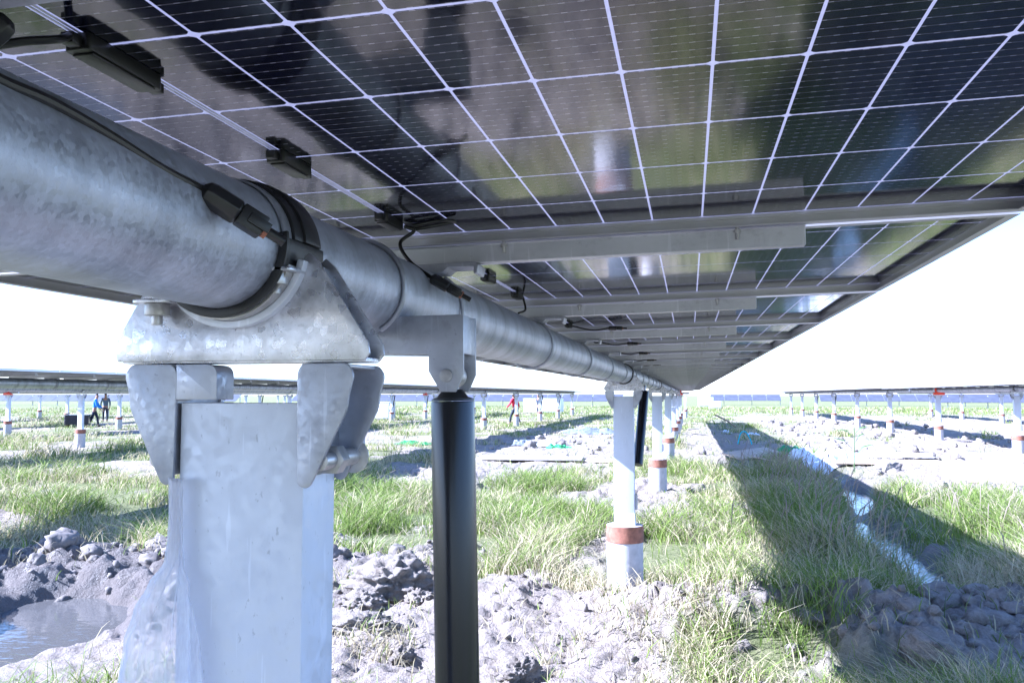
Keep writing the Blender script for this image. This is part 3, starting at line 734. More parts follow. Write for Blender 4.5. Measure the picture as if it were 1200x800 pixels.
# damper on the second post: seen from behind, sloping down to the column
for i, (px0, py0, px1, py1) in enumerate([(760, 462, 745, 534)]):
    Y = OWN_POSTS[1]
    a = atY(px0-5, py0-3, Y+.35); c = Vector((.10, Y+.10, 1.08))
    t = empty('damper', c); b = MB(); b.tube([c, a], .040, 20); b.build('damper_body', 'black', t, origin='world', smooth=True)
    b = MB(); b.tube([a, a+(a-c).normalized()*.06], .012, 12); b.build('rod', 'bolt', t, origin='world', smooth=True)
    tag(t, 'black damper sloping down behind the second post of the overhead row', 'damper')

# ------------------------------------------------------------------ cables, connectors
def connector(p, d, label, L=.075, parent=None):
    d = Vector(d).normalized(); t = empty('cable_connector', p); t.rotation_euler = d.to_track_quat('X', 'Z').to_euler()
    b = MB(); b.tube([(0, 0, 0), (.004, 0, 0), (.010, 0, 0), (.034, 0, 0), (.036, 0, 0)], [.0052, .0095, .0105, .0105, .0088], 8); b.build('cable_gland', 'plastic', t, bevel=.0008)
    b = MB(); b.box(.036, .060, -.0085, .0085, -.0085, .0085); b.build('housing', 'plastic', t, bevel=.002)
    b = MB(); b.box(.044, .064, .0092, .0112, -.004, .004).box(.044, .064, -.0112, -.0092, -.004, .004); b.build('latch', 'plastic', t, bevel=.0005)
    b = MB(); b.ring((0, 0), .0045, .0066, .0605, .0645, n=16); b.v = [(q[1], q[0], q[2]) for q in b.v]; b.build('seal_ring', 'rust', t)
    b = MB(); b.tube([(.060, 0, 0), (L+.006, 0, 0)], .0044, 12); b.build('pin', 'plastic', t, bevel=.0006)
    tag(t, label, 'connector'); return t
def cable(pts, r, label, n=10):
    t = empty('cable', pts[0]); b = MB(); b.tube(spline(pts, n), r, 10); o = link('cable', b.mesh('cable', 'plastic', smooth=True))
    bpy.data.objects.remove(t); tag(o, label, 'cable'); return o
c1 = [atX(-60, 60, .055), atX(0, 94, .058), atX(60, 120, .060), atX(130, 160, .062), atX(190, 198, .064), atX(236, 222, .066)]
cable(c1, .0046, 'long black cable running along the top of the torque tube on the left')
connector(c1[-1], atY(305, 266, c1[-1].y+.035)-c1[-1], 'black cable connector resting on the torque tube beside the saddle ring').scale = (1.1, 1.25, 1.25)
q0 = Vector((0, PC0-.345-.06, G-.010))
c0 = [q0, atY(70, 46, .575), atY(35, 48, .55), atY(5, 52, .53), atY(-40, 60, .50)]
cable(c0, .0034, 'short black cable leaving the nearest junction box, top left corner')
connector(atY(10, 22, .50), Vector((-.4, -.2, -.5)), 'dark connector hanging at the top left edge of the picture')
jb = Vector((.010, PC0+.385+.055, G-.010))
c2 = [jb, jb+Vector((.014, .012, -.006)), atY(469, 285, 1.46), atY(480, 306, 1.45), atY(505, 325, 1.44), ]
cable(c2, .0034, 'black cable looping down from the third junction box of the nearest panel')
connector(c2[-1], atY(540, 345, 1.45)-atY(505, 325, 1.44), 'black connector dangling in front of the first mounting rail')
c4 = [jb, jb+Vector((.02, .02, .0)), jb+Vector((.075, -.005, .001)), jb+Vector((.10, -.02, .001)), jb+Vector((.08, -.035, .001)), jb+Vector((.02, -.01, -.001))]
cable(c4, .0034, 'loop of black cable lying against the glass beside the third junction box')
for k in range(1, 7):
    yb = PC0+MP*k
    j2 = Vector((.008, yb+.385+.055, G-.010)); e = Vector((.01, yb+.36, TZ+TR+.006)) if k == 1 else j2+Vector((.16, .0, -.012))
    cable([j2, j2*.5+e*.5+Vector((.01, .02, -.012)), e], .0034, f'short black cable at the far junction box of the {ordn(k+1)} panel overhead')
    if k > 1: connector(e, (1, 0, -.02), f'black connector under the {ordn(k+1)} panel overhead')

# ------------------------------------------------------------------ plastic film caught on the near post
def film():
    levels = [(206, 560, 5), (206, 600, 5), (205, 635, 6), (204, 658, 9), (199, 685, 24), (193, 715, 36), (189, 755, 46), (187, 800, 51), (185, 880, 62), (183, 960, 66)]
    V = []; n = 40; sub = 6; prof = []
    for i in range(len(levels)-1):
        for k in range(sub):
            t_ = k/sub; a, b_ = levels[i], levels[i+1]; e = t_*t_*(3-2*t_)
            prof.append(tuple(a[j]*(1-(e if j == 2 else t_))+b_[j]*(e if j == 2 else t_) for j in range(3)))
    prof.append(levels[-1])
    for cx, py, hw in prof:
        c = atY(cx, py, FY-.016); hwm = hw*(c-CAM).dot(_f)/FPX
        for k in range(n+1):
            u = k/n; a = math.pi*(1.0+u*1.0)    # front half sweep from left to right
            wob = 1+.035*math.sin(15*u*2+py*.012)+.02*math.sin(57*u+py*.03)
            V.append((c.x+hwm*math.cos(a)*wob + .004*math.sin(29*u+py*.03), c.y+(hwm*.35*math.sin(a)*wob), c.z))
    m = len(prof); Fq = [(i*(n+1)+k, i*(n+1)+k+1, (i+1)*(n+1)+k+1, (i+1)*(n+1)+k) for i in range(m-1) for k in range(n)]
    o = Vector((atY(190, 800, FY).x, FY, .9)); o.z = 1.2
    me = np_mesh('plastic_film', np.array(V)-np.array(o), np.array(Fq), ['film'], True)
    ob = link('plastic_film', me, None, o); md = ob.modifiers.new('thickness', 'SOLIDIFY'); md.thickness = .0006
    tag(ob, 'torn translucent plastic film hanging down the left side of the nearest post', 'plastic film')
film()

# ================================================================== neighbouring tracker rows
b = MB(); b.box(-HL+.004, HL-.004, -HW+.004, HW-.004, -.001, .004); LAM = b.mesh('laminate', 'lab')
b = MB(); b.box(-RAIL_X, RAIL_X, -.02, .02, -.062, -.026); FRAIL = b.mesh('beam', 'rail')
b = MB(); b.box(-.10, .115, -.03, .03, -.078, -.0625); FSEAT = b.mesh('seat', 'bracket')
def tubelen(L, n=20): return MB().tube([(0, 0, 0), (0, L, 0)], TR, n).mesh('torque_tube', 'tube', smooth=True)
def panel_row(x, y0, n, tilt, side):
    for k in range(n):
        y = y0+MP*(k+.5)
        t = empty('solar_panel', (x, y, G), (0, -tilt, 0)); tag(t, f'{ordn(k+1)} panel from the near end of the tracker row {side}', 'solar panel', 'panels of the row ' + side)
        link('laminate', LAM, t); link('frame', FRAME, t)
        r = empty('mounting_rail', (x, y+MP/2, G), (0, -tilt, 0)); tag(r, f'{ordn(k+1)} mounting rail from the near end of the row {side}', 'rail', 'rails of the row ' + side)
        link('beam', FRAIL, r); link('seat', FSEAT, r)
        if k < 22: link('u_bolt', UB, r, (0, .03, 0), (0, tilt, 0))
    o = link('torque_tube', tubelen(n*MP+.5), None, (x, y0-.2, TZ)); tag(o, f'galvanised torque tube of the tracker row {side}', 'tube', 'tubes of far rows')
panel_row(-8.7, 3.0, 58, rad(.5), 'left of the camera')
panel_row(8.7, 34.7, 38, rad(.8), 'right of the camera, far half')
panel_row(8.7, 14.0, 18, rad(2.4), 'right of the camera, near half')
b = MB(); b.box(-HL, HL, -HW, HW, -.022, .006); PSLAB = b.mesh('panel', 'lab')
side_name = {-2: 'second to the left', -3: 'third to the left', -4: 'fourth to the left', -5: 'fifth to the left', 2: 'second to the right', 3: 'third to the right', 1: 'next to the right', -1: 'next to the left'}
for rk, (x, yp, sp_, n_, ya, yb) in ROWS.items():
    sn = side_name[rk]
    for i in range(n_):
        put_post(x, yp+sp_*i, f'{ordn(i+1)} steel post from the near end of the tracker row {sn}', f'concrete pile under the {ordn(i+1)} post of the row {sn}', 'posts of the row ' + sn, abs(rk) == 1, abs(rk) <= 3)
    if abs(rk) > 1:
        t = empty('tracker_row', (x, ya, G), (0, -rad(.5), 0)); tag(t, f'low tracker row of panels {sn} of the camera', 'tracker row', 'distant tracker rows')
        nn = int((yb-ya)/MP); link('torque_tube', tubelen(nn*MP, 12), t, (0, 0, -.146))
        for k in range(nn):
            link('panel', PSLAB, t, (0, MP*(k+.5), 0)); link('beam', FRAIL, t, (0, MP*(k+1), 0))
for i, (x, y) in enumerate([(0.2, 62.), (0.2, 69.)]):
    put_post(x, y, f'{ordn(i+1)} bare steel post beyond the far end of the overhead row', f'pile of the {ordn(i+1)} bare post beyond the overhead row', 'posts beyond the overhead row', False)

# slew drives with red covers
def drive(x, y, lab, flip=1):
    t = empty('slew_drive', (x, y, 1.63)); g = 'slew drives with red covers'; tag(t, lab, 'drive', g)
    b = MB(); b.tube([(0, -.09, .17), (0, .09, .17)], .13, 24); b.build('gear_housing', 'farsteel', t, smooth=True)
    b = MB(); b.tube([(0, -.13, .19), (0, -.095, .19)], .125, 20); b.prism([(-.15, .02), (.19, .02), (.19, .09), (.04, .12), (-.15, .09)], -.14, .0); b.build('red_cover', 'red', t, bevel=.01)
    b = MB(); b.tube([(.10*flip, -.05, .10), (.50*flip, -.05, .10)], .045, 16); b.build('motor', 'farsteel', t, bevel=.006)
    b = MB(); b.box(-.16, .16, -.10, .10, 0, .03); b.build('mounting_plate', 'farsteel', t, bevel=.003)
drive(8.7, 31.16, 'red covered slew drive on a post of the row right of the camera')
drive(-26.1, 29.4, 'red covered slew drive at the left picture edge, on a row far to the left')
drive(-17.4, 56.85, 'small red slew drive seen just left of the black damper')
drive(0, OWN_POSTS[6], 'tiny red slew drive on a far post of the overhead row')
drive(-34.8, 36.6, 'second red slew drive near the left picture edge, partly cut off')
# control boxes on some posts
def ctrl(x, y, lab):
    t = empty('control_box', (x, y, .76)); b = MB(); b.box(-.09, .09, -.16, -.047, 0, .20); b.build('box_body', 'white', t, bevel=.012)
    b = MB(); b.box(-.07, .07, -.165, -.1605, .02, .18); b.build('lid', 'cab', t, bevel=.002)
    tag(t, lab, 'box', 'control boxes on posts')
def strut(x, y, lab):
    t = empty('damper', (x, y, .85)); b = MB(); b.tube([(.05, .08, 0), (.16, .14, .78)], .035, 12); b.build('damper_body', 'black', t, smooth=True)
    b = MB(); b.tube([(.16, .14, .78), (.165, .143, .83)], .012, 8); b.build('rod', 'bolt', t, smooth=True); tag(t, lab, 'damper', 'dampers on far posts')
for rk, i in ((-1, 7), (-1, 8), (-2, 5), (-2, 6), (-3, 4), (1, 5), (1, 6), (2, 1), (2, 0)):
    x, yp, sp_ = ROWS[rk][:3]; y = yp+sp_*i
    ctrl(x, y, f'small white control box on the {ordn(i+1)} post of the row {side_name[rk]}')
    strut(x, y, f'dark sloping damper on the {ordn(i+1)} post of the row {side_name[rk]}')

# ================================================================== far fields of fixed blue arrays, cabinets, pylons
def array(x0, x1, y, lab, tiltdeg=28, h=1.0):
    t = empty('panel_array', ((x0+x1)/2, y, 0)); n = int((x1-x0)/2.3); tag(t, lab, 'solar array', 'blue arrays on the horizon')
    me = MB().box(-1.12, 1.12, -1.1, 1.1, -.02, .02).mesh('panel', ['bluepanel']); lg = MB().box(-.05, .05, -.05, .05, 0, h+.55).mesh('leg', 'white')
    for k in range(n):
        xx = x0+2.3*(k+.5)-(x0+x1)/2
        link('panel', me, t, (xx, 0, h+.25), (rad(tiltdeg), 0, 0))
        if k % 2 == 0: link('leg', lg, t, (xx+1.1, .45, 0))
array(30, 78, 116, 'long blue panel array on the horizon right of centre, behind the right tracker row')
array(20, 68, 138, 'second blue panel array on the horizon, behind the first right one')
array(4, 16, 150, 'short blue array on the horizon near the end of the overhead row')
array(-62, -8, 128, 'blue panel array on the horizon left of the overhead row')
array(-120, -66, 120, 'blue panel array on the far left horizon')
def cabinet(x, y, sx, sy, sz, lab, m='cab'):
    t = empty('cabinet', (x, y, 0)); b = MB(); b.box(-sx/2, sx/2, -sy/2, sy/2, .12, sz); b.build('body', m, t, bevel=.01)
    b = MB(); b.box(-sx/2-.02, sx/2+.02, -sy/2-.02, sy/2+.02, sz+.001, sz+.05); b.build('roof', 'white', t, bevel=.01)
    b = MB(); b.box(-sx/2+.05, sx/2-.05, -sy/2+.05, sy/2-.05, 0, .119); b.build('plinth', 'concrete', t)
    b = MB(); b.box(-sx/2+.06, -.01, -sy/2-.012, -sy/2-.001, .2, sz-.08).box(.01, sx/2-.06, -sy/2-.012, -sy/2-.001, .2, sz-.08); b.build('door', 'white', t, bevel=.003)
    tag(t, lab, 'cabinet', 'site cabinets')
p = atZ(447, 492); cabinet(p.x, p.y, 1.5, 1.2, 1.15, 'grey site cabinet standing left of the black damper')
p = atZ(637, 484); cabinet(p.x, p.y, 3.4, 2, 1.3, 'pale stacked crate cabinet in the field left of the second post', 'white')
p = atZ(827, 476); cabinet(p.x, p.y, 2.2, 2, 1.3, 'pale cabinet beyond the far end of the overhead row', 'white')
p = atZ(838, 479); cabinet(p.x, p.y, 1.4, 1.2, .9, 'small blue-grey cabinet right of the far end of the overhead row')
def pylon(px, pyt, dist, lab):
    d = ray(px, 463); s_ = dist/math.hypot(d.x, d.y); x, y = CAM.x+d.x*s_, d.y*s_
    H = CAM.z+dist*(463-pyt)/FPX
    t = empty('pylon', (x, y, 0)); b = MB()
    for sx in (-1, 1):
        for sy in (-1, 1):
            b.tube([(sx*3, sy*3, 0), (sx*1.0, sy*1.0, H*.6), (sx*.5, sy*.5, H)], .14, 5)
    for k in range(12):
        z0, z1 = H*k/12, H*(k+1)/12; w0, w1 = 3-2.5*min(1, (k/12)/1.0), 3-2.5*((k+1)/12)
        for sy in (-1, 1): b.tube([(-w0, sy*w0, z0), (w1, sy*w1, z1)], .08, 4); b.tube([(w0, sy*w0, z0), (-w1, sy*w1, z1)], .08, 4)
    b.build('lattice', 'farsteel', t)
    for hh in (.68, .8, .92):
        b = MB(); b.tube([(-H*.13, 0, H*hh), (0, 0, H*(hh+.03)), (H*.13, 0, H*hh)], .12, 5).tube([(-H*.13, 0, H*hh), (H*.13, 0, H*hh)], .1, 5); b.build('cross_arm', 'farsteel', t)
    t.rotation_euler.z = rad(20); tag(t, lab, 'pylon', 'pylons on the horizon')
pylon(567, 395, 700, 'faint lattice pylon above the damper, just right of it')
pylon(584, 397, 760, 'faint lattice pylon second to the right above the damper')
pylon(292, 425, 900, 'faint lattice pylon seen between the clamp brackets')
pylon(847, 408, 800, 'faint lattice pylon in the sky right of the overhead row')

# ================================================================== people
def person(name_lab, loc, face, top_m, leg_m, lean=0.0, stride=.25, arms=(.3, -.2), cap=True):
    t = empty('person', loc, (0, 0, face)); tag(t, name_lab, 'person', 'site workers')
    def skin(nm, verts, edges, radii, m, sub=2):
        me = bpy.data.meshes.new(nm); me.from_pydata(verts, edges, []); me.materials.append(M[m]); o = link(nm, me, t)
        md = o.modifiers.new('skin', 'SKIN'); md.use_smooth_shade = True
        for i, r in enumerate(radii):
            d_ = me.skin_vertices[0].data[i]; d_.radius = (r, r) if not isinstance(r, tuple) else r; d_.use_root = (i == 0)
        o.modifiers.new('sub', 'SUBSURF').levels = sub; o.modifiers['sub'].render_levels = sub
        return o
    L = lean; hip = (0, 0, .92); 
    def T(x, y, z): return (x, y + L*(z-.92)*(1 if z > .92 else 0), z)
    V = [hip, T(0, .01, 1.12), T(0, 0, 1.36), T(0, .01, 1.50), T(0, .04, 1.60), T(0, .03, 1.72)]; E_ = [(0, 1), (1, 2), (2, 3), (3, 4), (4, 5)]; Rr = [(.15, .10), (.135, .09), (.17, .10), .055, .085, .07]
    for s_, (sd, ar) in ((-1, (stride, arms[0])), (1, (-stride, arms[1]))):
        n0 = len(V); V += [(s_*.09, 0, .86), (s_*.095, sd*.55+.03, .48), (s_*.10, sd-.03, .09), (s_*.10, sd+.12, .03)]; E_ += [(0, n0), (n0, n0+1), (n0+1, n0+2), (n0+2, n0+3)]; Rr += [.088, .058, .042, .035]
        n1 = len(V); V += [T(s_*.19, 0, 1.42), T(s_*.25, ar*.5-.02, 1.16), T(s_*.24, ar+.06, .95), T(s_*.235, ar+.10, .88)]; E_ += [(2, n1), (n1, n1+1), (n1+1, n1+2), (n1+2, n1+3)]; Rr += [.058, .043, .032, .030]
        for q in range(5):
            n2 = len(V); V += [T(s_*(.215+.009*q), ar+.115+.004*q, .83-.006*(2-abs(q-2))*-1), T(s_*(.215+.009*q), ar+.135, .79)]; E_ += [(n1+3, n2), (n2, n2+1)]; Rr += [.009, .008]
    skin('body', V, E_, Rr, 'skin')
    V = [T(0, 0, .90), T(0, .01, 1.12), T(0, 0, 1.37), T(0, .0, 1.45)]; E_ = [(0, 1), (1, 2), (2, 3)]; Rr = [(.17, .12), (.15, .105), (.185, .115), .085]
    for s_, ar in ((-1, arms[0]), (1, arms[1])):
        n1 = len(V); V += [T(s_*.19, 0, 1.42), T(s_*.25, ar*.5-.02, 1.16), T(s_*.242, ar+.04, .98)]; E_ += [(2, n1), (n1, n1+1), (n1+1, n1+2)]; Rr += [.072, .056, .045]
    skin('jacket', V, E_, Rr, top_m)
    V = [(0, 0, .95), (0, 0, .88)]; E_ = [(0, 1)]; Rr = [(.16, .115), (.15, .11)]
    for s_, sd in ((-1, stride), (1, -stride)):
        n0 = len(V); V += [(s_*.09, 0, .82), (s_*.095, sd*.55+.03, .48), (s_*.10, sd-.03, .10)]; E_ += [(1, n0), (n0, n0+1), (n0+1, n0+2)]; Rr += [.098, .070, .058]
    skin('trousers', V, E_, Rr, leg_m)
    for s_, sd in ((-1, stride), (1, -stride)): skin('shoe', [(s_*.10, sd-.06, .045), (s_*.10, sd+.05, .045), (s_*.10, sd+.15, .035)], [(0, 1), (1, 2)], [.048, .048, .036], 'hair', 1)
    skin('hair', [T(0, -.01, 1.66), T(0, .0, 1.74), T(0, .06, 1.76)], [(0, 1), (1, 2)], [.080, .082, .05], 'hair', 1)
    skin('face', [T(0, .105, 1.64), T(0, .118, 1.60)], [(0, 1)], [.016, .012], 'skin', 1)
p = atZ(603, 497); person('worker in a red jacket walking away among the posts left of centre', (p.x, p.y, hz(p.x, p.y)), rad(70), 'cl_red', 'cl_dark', .05, .28)
p = atZ(110, 499); person('worker in a bright blue shirt carrying beside the stacked panels at far left', (p.x, p.y, hz(p.x, p.y)), rad(-60), 'cl_blue', 'cl_dark', .12, .22, (.3, .25))
p = atZ(123, 494); person('worker in dark clothes right behind the blue shirted one', (p.x, p.y, hz(p.x, p.y)), rad(40), 'cl_grey', 'cl_dark', .06, .16)
p = atZ(601.5, 491) + Vector((1.6, 1, 0)); person('worker in dark clothes half hidden behind a post, right of the red jacket', (p.x, p.y, hz(p.x, p.y)), rad(150), 'cl_dark', 'cl_dark', .03, .15)
p = atZ(97, 500)
t = empty('panel_stack', (p.x-.3, p.y, .02), (0, 0, rad(125))); tag(t, 'dark stack of panels on a pallet behind the far left post', 'panel stack')
for sy in (-.45, 0, .45): MB().box(-1.0, 1.0, sy-.05, sy+.05, 0, .12).build('pallet_beam', 'stick', t)
for k in range(14): link('panel', PSLAB, t, (.006*(k % 3), .004*(k % 2), .15+.036*k))

# ================================================================== loose things on the ground
def crumple(px, py, sx, sy, hgt, m, name, lab, cat, rot=0, seed=1, n=46, thick=.004):
    p = atZ(px, py); u = np.linspace(-.5, .5, n); U, Vv = np.meshgrid(u, u)
    edge = .10*(fbm(U*4+seed, Vv*4, seed, 3)-.5)
    x = (U+edge*np.sign(U))*sx; y = (Vv+.10*(fbm(U*4, Vv*4+seed, seed+5, 3)-.5))*sy
    c, s_ = math.cos(rot), math.sin(rot); X = p.x+x*c-y*s_; Y = p.y+x*s_+y*c
    fall = sm(.52, .30, np.maximum(np.abs(U), np.abs(Vv)))
    Z = height(X, Y)+.02+hgt*fall*(.25+1.3*billow(U*3.1+seed, Vv*3.1, seed+9, 4))
    ii_ = np.arange(n*n).reshape(n, n); Fq = np.stack([ii_[:-1, :-1].ravel(), ii_[:-1, 1:].ravel(), ii_[1:, 1:].ravel(), ii_[1:, :-1].ravel()], 1)
    o = np.array([p.x, p.y, hz(p.x, p.y)]); ob = link(name, np_mesh(name, np.stack([X.ravel(), Y.ravel(), Z.ravel()], 1)-o, Fq, [m], False), None, o)
    md = ob.modifiers.new('thick', 'SOLIDIFY'); md.thickness = thick; tag(ob, lab, cat); return ob
crumple(962, 545, 1.2, 1.6, .34, 'sheet', 'plastic_sheet', 'crumpled white plastic sheet heaped at the edge of the shadow', 'plastic sheet', .5, 3)
crumple(630, 522, 1.3, 1.0, .12, 'sheet', 'plastic_sheet', 'pale blue-white plastic sheet left of the second post', 'plastic sheet', .2, 12)
crumple(612, 523, .7, .8, .16, 'tarp', 'tarpaulin', 'small grey tarpaulin bundle left of the pale plastic sheet', 'tarpaulin', .2, 14)
crumple(690, 508, 2.4, 2.0, .16, 'tarp', 'tarpaulin', 'dark grey tarpaulin heap behind the second post', 'tarpaulin', .1, 22)
crumple(655, 525, .7, .6, .10, 'net', 'safety_net', 'bright green net beside the pale plastic sheet', 'net', .4, 31)
crumple(485, 519, 1.2, .8, .08, 'net', 'safety_net', 'green net on the ground left of the black damper', 'net', .1, 33)
crumple(932, 531, .75, 1.3, .22, 'net', 'safety_net', 'dark green netting in the shade beside the ditch', 'net', .3, 36)
crumple(852, 508, .35, .35, .10, 'sheet', 'plastic_scrap', 'small white scrap at the far end of the shadow, left one', 'scrap', 0, 41, 16)
crumple(883, 510, .45, .3, .08, 'sheet', 'plastic_scrap', 'small white scrap at the far end of the shadow, right one', 'scrap', .4, 44, 16)
def board(px, py, L, W, T_, m, lab, rot, name='board', lift=.05, tilt=(0, 0), cat='board', planks=1):
    p = atZ(px, py); t = empty(name, (p.x, p.y, hz(p.x, p.y)+lift), (tilt[0], tilt[1], rot)); tag(t, lab, cat)
    for k in range(planks):
        w_ = W/planks; b = MB(); b.box(-L/2*(1-.03*(k % 2)), L/2, -W/2+w_*k+.006, -W/2+w_*(k+1)-.006, -T_/2, T_/2)
        b.build('plank' if planks > 1 else 'sheet', m, t, bevel=min(.006, T_*.3))
    return t
board(622, 540, 2.6, 1.0, .05, 'board', 'pale weathered planks lying flat across the track left of the second post', .06, planks=4)
board(686, 541, 1.6, .5, .04, 'card', 'tan board lying just behind the second post', -.1, planks=2)
board(1040, 547, 2.5, 1.2, .035, 'card', 'tan cardboard sheet lying under the pale sheet on the right', .03)
board(1030, 541, 2.2, 1.3, .03, 'sheet', 'pale flat glassy sheet lying on the dirt on the right', .08, lift=.12)
board(882, 537, 1.3, .9, .03, 'card', 'brown cardboard sheet lying in the shade on the left bank', .5, lift=.10, tilt=(.12, -.1))
board(905, 545, .9, .6, .03, 'card', 'grey cardboard flap lying at the shadowed grass edge', -.3, lift=.10, tilt=(-.1, .15))
# carton on the right
p = atZ(1158, 572); t = empty('carton', (p.x, p.y, hz(p.x, p.y)-.02), (0, rad(2), rad(-14)))
b = MB(); b.box(-.72, .72, -.5, .5, 0, .30); b.build('carton_body', 'card', t, bevel=.02, seg=3)
for sx in (-1, 1):
    b = MB(); b.box(-.71, .71, min(0, sx*.49)+(.004 if sx > 0 else 0), max(0, sx*.49)-(.004 if sx < 0 else 0), .302, .309); b.build('flap', 'card', t, bevel=.002)
b = MB(); b.box(-.715, .715, -.03, .03, .3105, .3125); b.build('tape', 'board', t)
tag(t, 'large tan cardboard carton lying on the dirt at the right picture edge', 'carton')
p0, p1 = atZ(838, 486, .9), atZ(862, 500, .15); o = MB().tube([p0, (p0+p1)/2+Vector((0, 0, .05)), p1], [.03, .035, .03], 8).build('wooden_pole', 'stick', None, origin=p1, smooth=True); tag(o, 'thin wooden pole leaning over the far end of the shadow', 'pole')
q = atZ(872, 522); o = MB().tube(spline([q+Vector((-.2, 0, .05)), q+Vector((-.1, 0, .40)), q+Vector((.05, 0, .45)), q+Vector((.18, 0, .25)), q+Vector((.25, 0, .04))]), .018, 6).build('strap', 'strap', None, origin=q, smooth=True); tag(o, 'cyan strap looping over the shaded cardboard', 'strap')
# clods
def clod_geo(seed, sub=3):
    bm = bmesh.new(); bmesh.ops.create_icosphere(bm, subdivisions=sub, radius=1)
    from mathutils import noise as mn
    o = Vector((seed*7.1, seed*3.3, seed*1.7)); st = Vector((random.uniform(.8, 1.25), random.uniform(.8, 1.25), 1))
    for v in bm.verts:
        c = v.co.copy(); f1 = mn.voronoi(c*1.5+o)[0][0]; f2 = mn.voronoi(c*3.6+o)[0][0]
        d_ = .30*mn.noise(c*1.1+o) + .42*(f1-.45) + .20*(f2-.4) + .27*mn.noise(c*4.2+o) + .20*mn.noise(c*9+o) + .12*mn.noise(c*19+o)
        v.co = Vector((c.x*st.x, c.y*st.y, c.z))*(1+d_)
    V = np.array([v.co[:] for v in bm.verts]); Fq = np.array([[v.index for v in f.verts] for f in bm.faces]); bm.free(); return V, Fq
CL = [clod_geo(s_, 2) for s_ in range(10)]; CLB = [clod_geo(s_+40, 3) for s_ in range(8)]
def rock(px, py, sx, sy, sz, lab, seed, rot=0):
    V, Fq = clod_geo(seed+20, 5); p = atZ(px, py); o = (p.x, p.y, hz(p.x, p.y))
    me = np_mesh('dirt_clod', V*np.array([sx, sy, sz])+np.array([0, 0, sz*.35]), Fq, ['clod'], True); ob = link('dirt_clod', me, None, o, (0, 0, rot)); tag(ob, lab, 'dirt clod', 'big dirt clods')
rock(458, 706, .28, .26, .17, 'big rounded dirt boulder between the nearest post and the damper', 1)
rock(492, 716, .10, .09, .07, 'small dirt clod right in front of the big boulder, beside the damper', 2)
rock(425, 722, .16, .13, .09, 'flat dirt clod left of the big boulder', 3)
rock(418, 752, .20, .14, .08, 'low dirt clod near the foot of the nearest post', 6)
rock(470, 775, .08, .08, .08, 'small dirt clod below the boulder near the picture bottom', 4)
rock(608, 800, .10, .10, .08, 'small dirt clod at the picture bottom right of the damper', 5)
def clods(name, lab, spots, m='clod'):
    VV = []; FF = []; o = 0; sp_ = np.array(spots); Z = height(sp_[:, 0], sp_[:, 1])
    for (x, y, r), z in zip(spots, Z):
        V, Fq = random.choice(CLB if r > .045 else CL); a = random.random()*6.28; c, s_ = math.cos(a), math.sin(a)
        q = V*np.array([r*random.uniform(.8, 1.3), r*random.uniform(.8, 1.2), r*random.uniform(.6, .95)]); q = np.stack([q[:, 0]*c-q[:, 1]*s_, q[:, 0]*s_+q[:, 1]*c, q[:, 2]], 1)
        VV.append(q+np.array([x, y, z+r*.18])); FF.append(Fq+o); o += len(V)
    ob = link(name, np_mesh(name, np.concatenate(VV), np.concatenate(FF), [m], True)); tag(ob, lab, 'clods', kind='stuff')
def size(mu, cap): return min(cap, mu*math.exp(random.gauss(0, .75)))
sp = [(random.gauss(2.6, .9), random.gauss(6.1, .75), size(.026, .13)) for _ in range(300)] + [(random.gauss(2.6, .8), random.gauss(6.2, .65), random.uniform(.03, .07)) for _ in range(50)]
for px, py, r in ((1120, 700, .13), (1160, 715, .11), (1085, 705, .10), (1190, 705, .13), (1040, 715, .12), (1010, 740, .08), (1150, 760, .08), (1070, 770, .09)):
    p = atZ(px, py); sp.append((p.x, p.y, r))
clods('loose_clods', 'mass of grey dirt clods in the shade at the lower right', sp)
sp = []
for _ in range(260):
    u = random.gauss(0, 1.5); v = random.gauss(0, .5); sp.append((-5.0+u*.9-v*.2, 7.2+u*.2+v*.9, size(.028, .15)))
clods('clod_bank', 'bank of dark dirt clods beside the puddle on the left', sp, 'dampshadeclod')
sp = [(random.gauss(.35, .8), random.gauss(6.35, .42), size(.008, .035)) for _ in range(260)] + [(random.uniform(-3.6, -.6), random.uniform(5, 9), size(.012, .06)) for _ in range(200)]
clods('spoil_clods', 'pale crumbly clods on the spoil heap at the second post', sp)
sp = [(random.uniform(4, 14), random.uniform(13, 55), size(.04, .2)) for _ in range(600)] + [(random.gauss(-3.8, 1.8), random.gauss(29, 6), size(.04, .2)) for _ in range(160)]
clods('field_clods', 'dry pale dirt clods scattered over the field', sp)
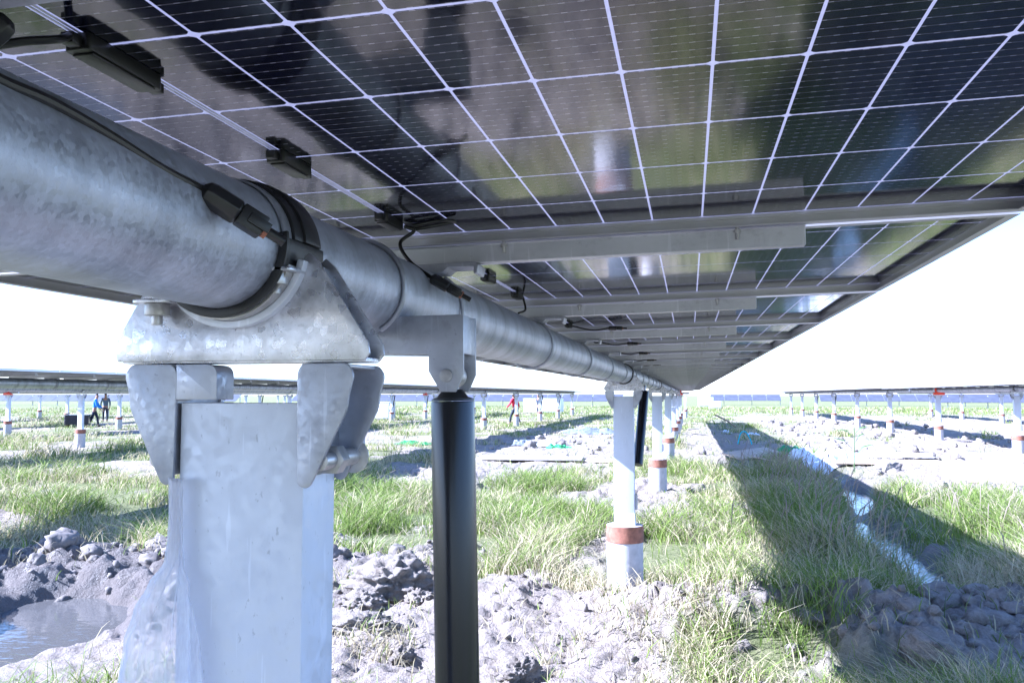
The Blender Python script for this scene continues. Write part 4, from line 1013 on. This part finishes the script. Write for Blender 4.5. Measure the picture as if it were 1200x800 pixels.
# seed heads over the tall grass in the shade
def seedheads():
    V = []; Fq = []; C_ = []
    for _ in range(260):
        if random.random() < .75: x, y = random.gauss(2.05, .42), random.uniform(7, 17)
        else: x, y = random.gauss(4.0, .6), random.uniform(8, 15)
        if abs(x-float(ditch_x(np.array(y)))) < .3: continue
        z = hz(x, y); h = random.uniform(.45, .85); a = random.uniform(-.6, 2.2); bx, by = math.cos(a)*h*.3, math.sin(a)*h*.3
        pts = [Vector((x, y, z)), Vector((x+bx*.25, y+by*.25, z+h*.6)), Vector((x+bx*.65, y+by*.65, z+h*.92)), Vector((x+bx, y+by, z+h))]
        o = len(V); rr = [.0022, .0018, .006, .0012]
        for p, r in zip(pts, rr):
            for k in range(4): V.append((p.x+r*math.cos(k*1.571), p.y+r*math.sin(k*1.571), p.z)); C_.append((.30, .235, .19) if r > .005 or p is pts[-1] else (.30, .27, .14))
        for i in range(3):
            for k in range(4): Fq.append((o+i*4+k, o+i*4+(k+1) % 4, o+i*4+4+(k+1) % 4, o+i*4+4+k))
    me = np_mesh('seed_heads', np.array(V), np.array(Fq), ['grass']); at = me.attributes.new('tint', 'FLOAT_COLOR', 'POINT'); at.data.foreach_set('color', np.concatenate([np.array(C_), np.ones((len(C_), 1))], 1).astype(np.float32).ravel())
    tag(link('seed_heads', me), 'pinkish grass seed heads over the shaded tall grass', 'grass', kind='stuff')
seedheads()
# reed with broad leaves standing beside the ditch
p = atZ(1001, 556); t = empty('reed_plant', (p.x, p.y, hz(p.x, p.y))); tag(t, 'single green reed standing at the shadow edge in front of the pale sheet', 'reed')
MB().tube([(0, 0, 0), (.02, 0, .5), (.03, 0, 1.0)], [.012, .010, .005], 6).build('stem', 'reed', t, smooth=True)
for k, (a, h, l) in enumerate(((.3, .35, .45), (2.9, .45, .5), (.9, .6, .4), (3.6, .7, .38), (.1, .8, .3))):
    d_ = Vector((math.cos(a), math.sin(a)*.4, 0)); s_ = Vector((0, .02, .012)); q = Vector((.02, 0, h))
    ps = [q, q+d_*l*.4+Vector((0, 0, l*.45)), q+d_*l*.8+Vector((0, 0, l*.55)), q+d_*l+Vector((0, 0, l*.4))]; ws = (.3, 1, .7, .05)
    V = []; 
    for pp, ww in zip(ps, ws): V += [pp-s_*ww, pp+s_*ww]
    me = np_mesh('leaf', np.array([v[:] for v in V]), np.array([(0, 1, 3, 2), (2, 3, 5, 4), (4, 5, 7, 6)]), ['reed']); link('leaf', me, t)
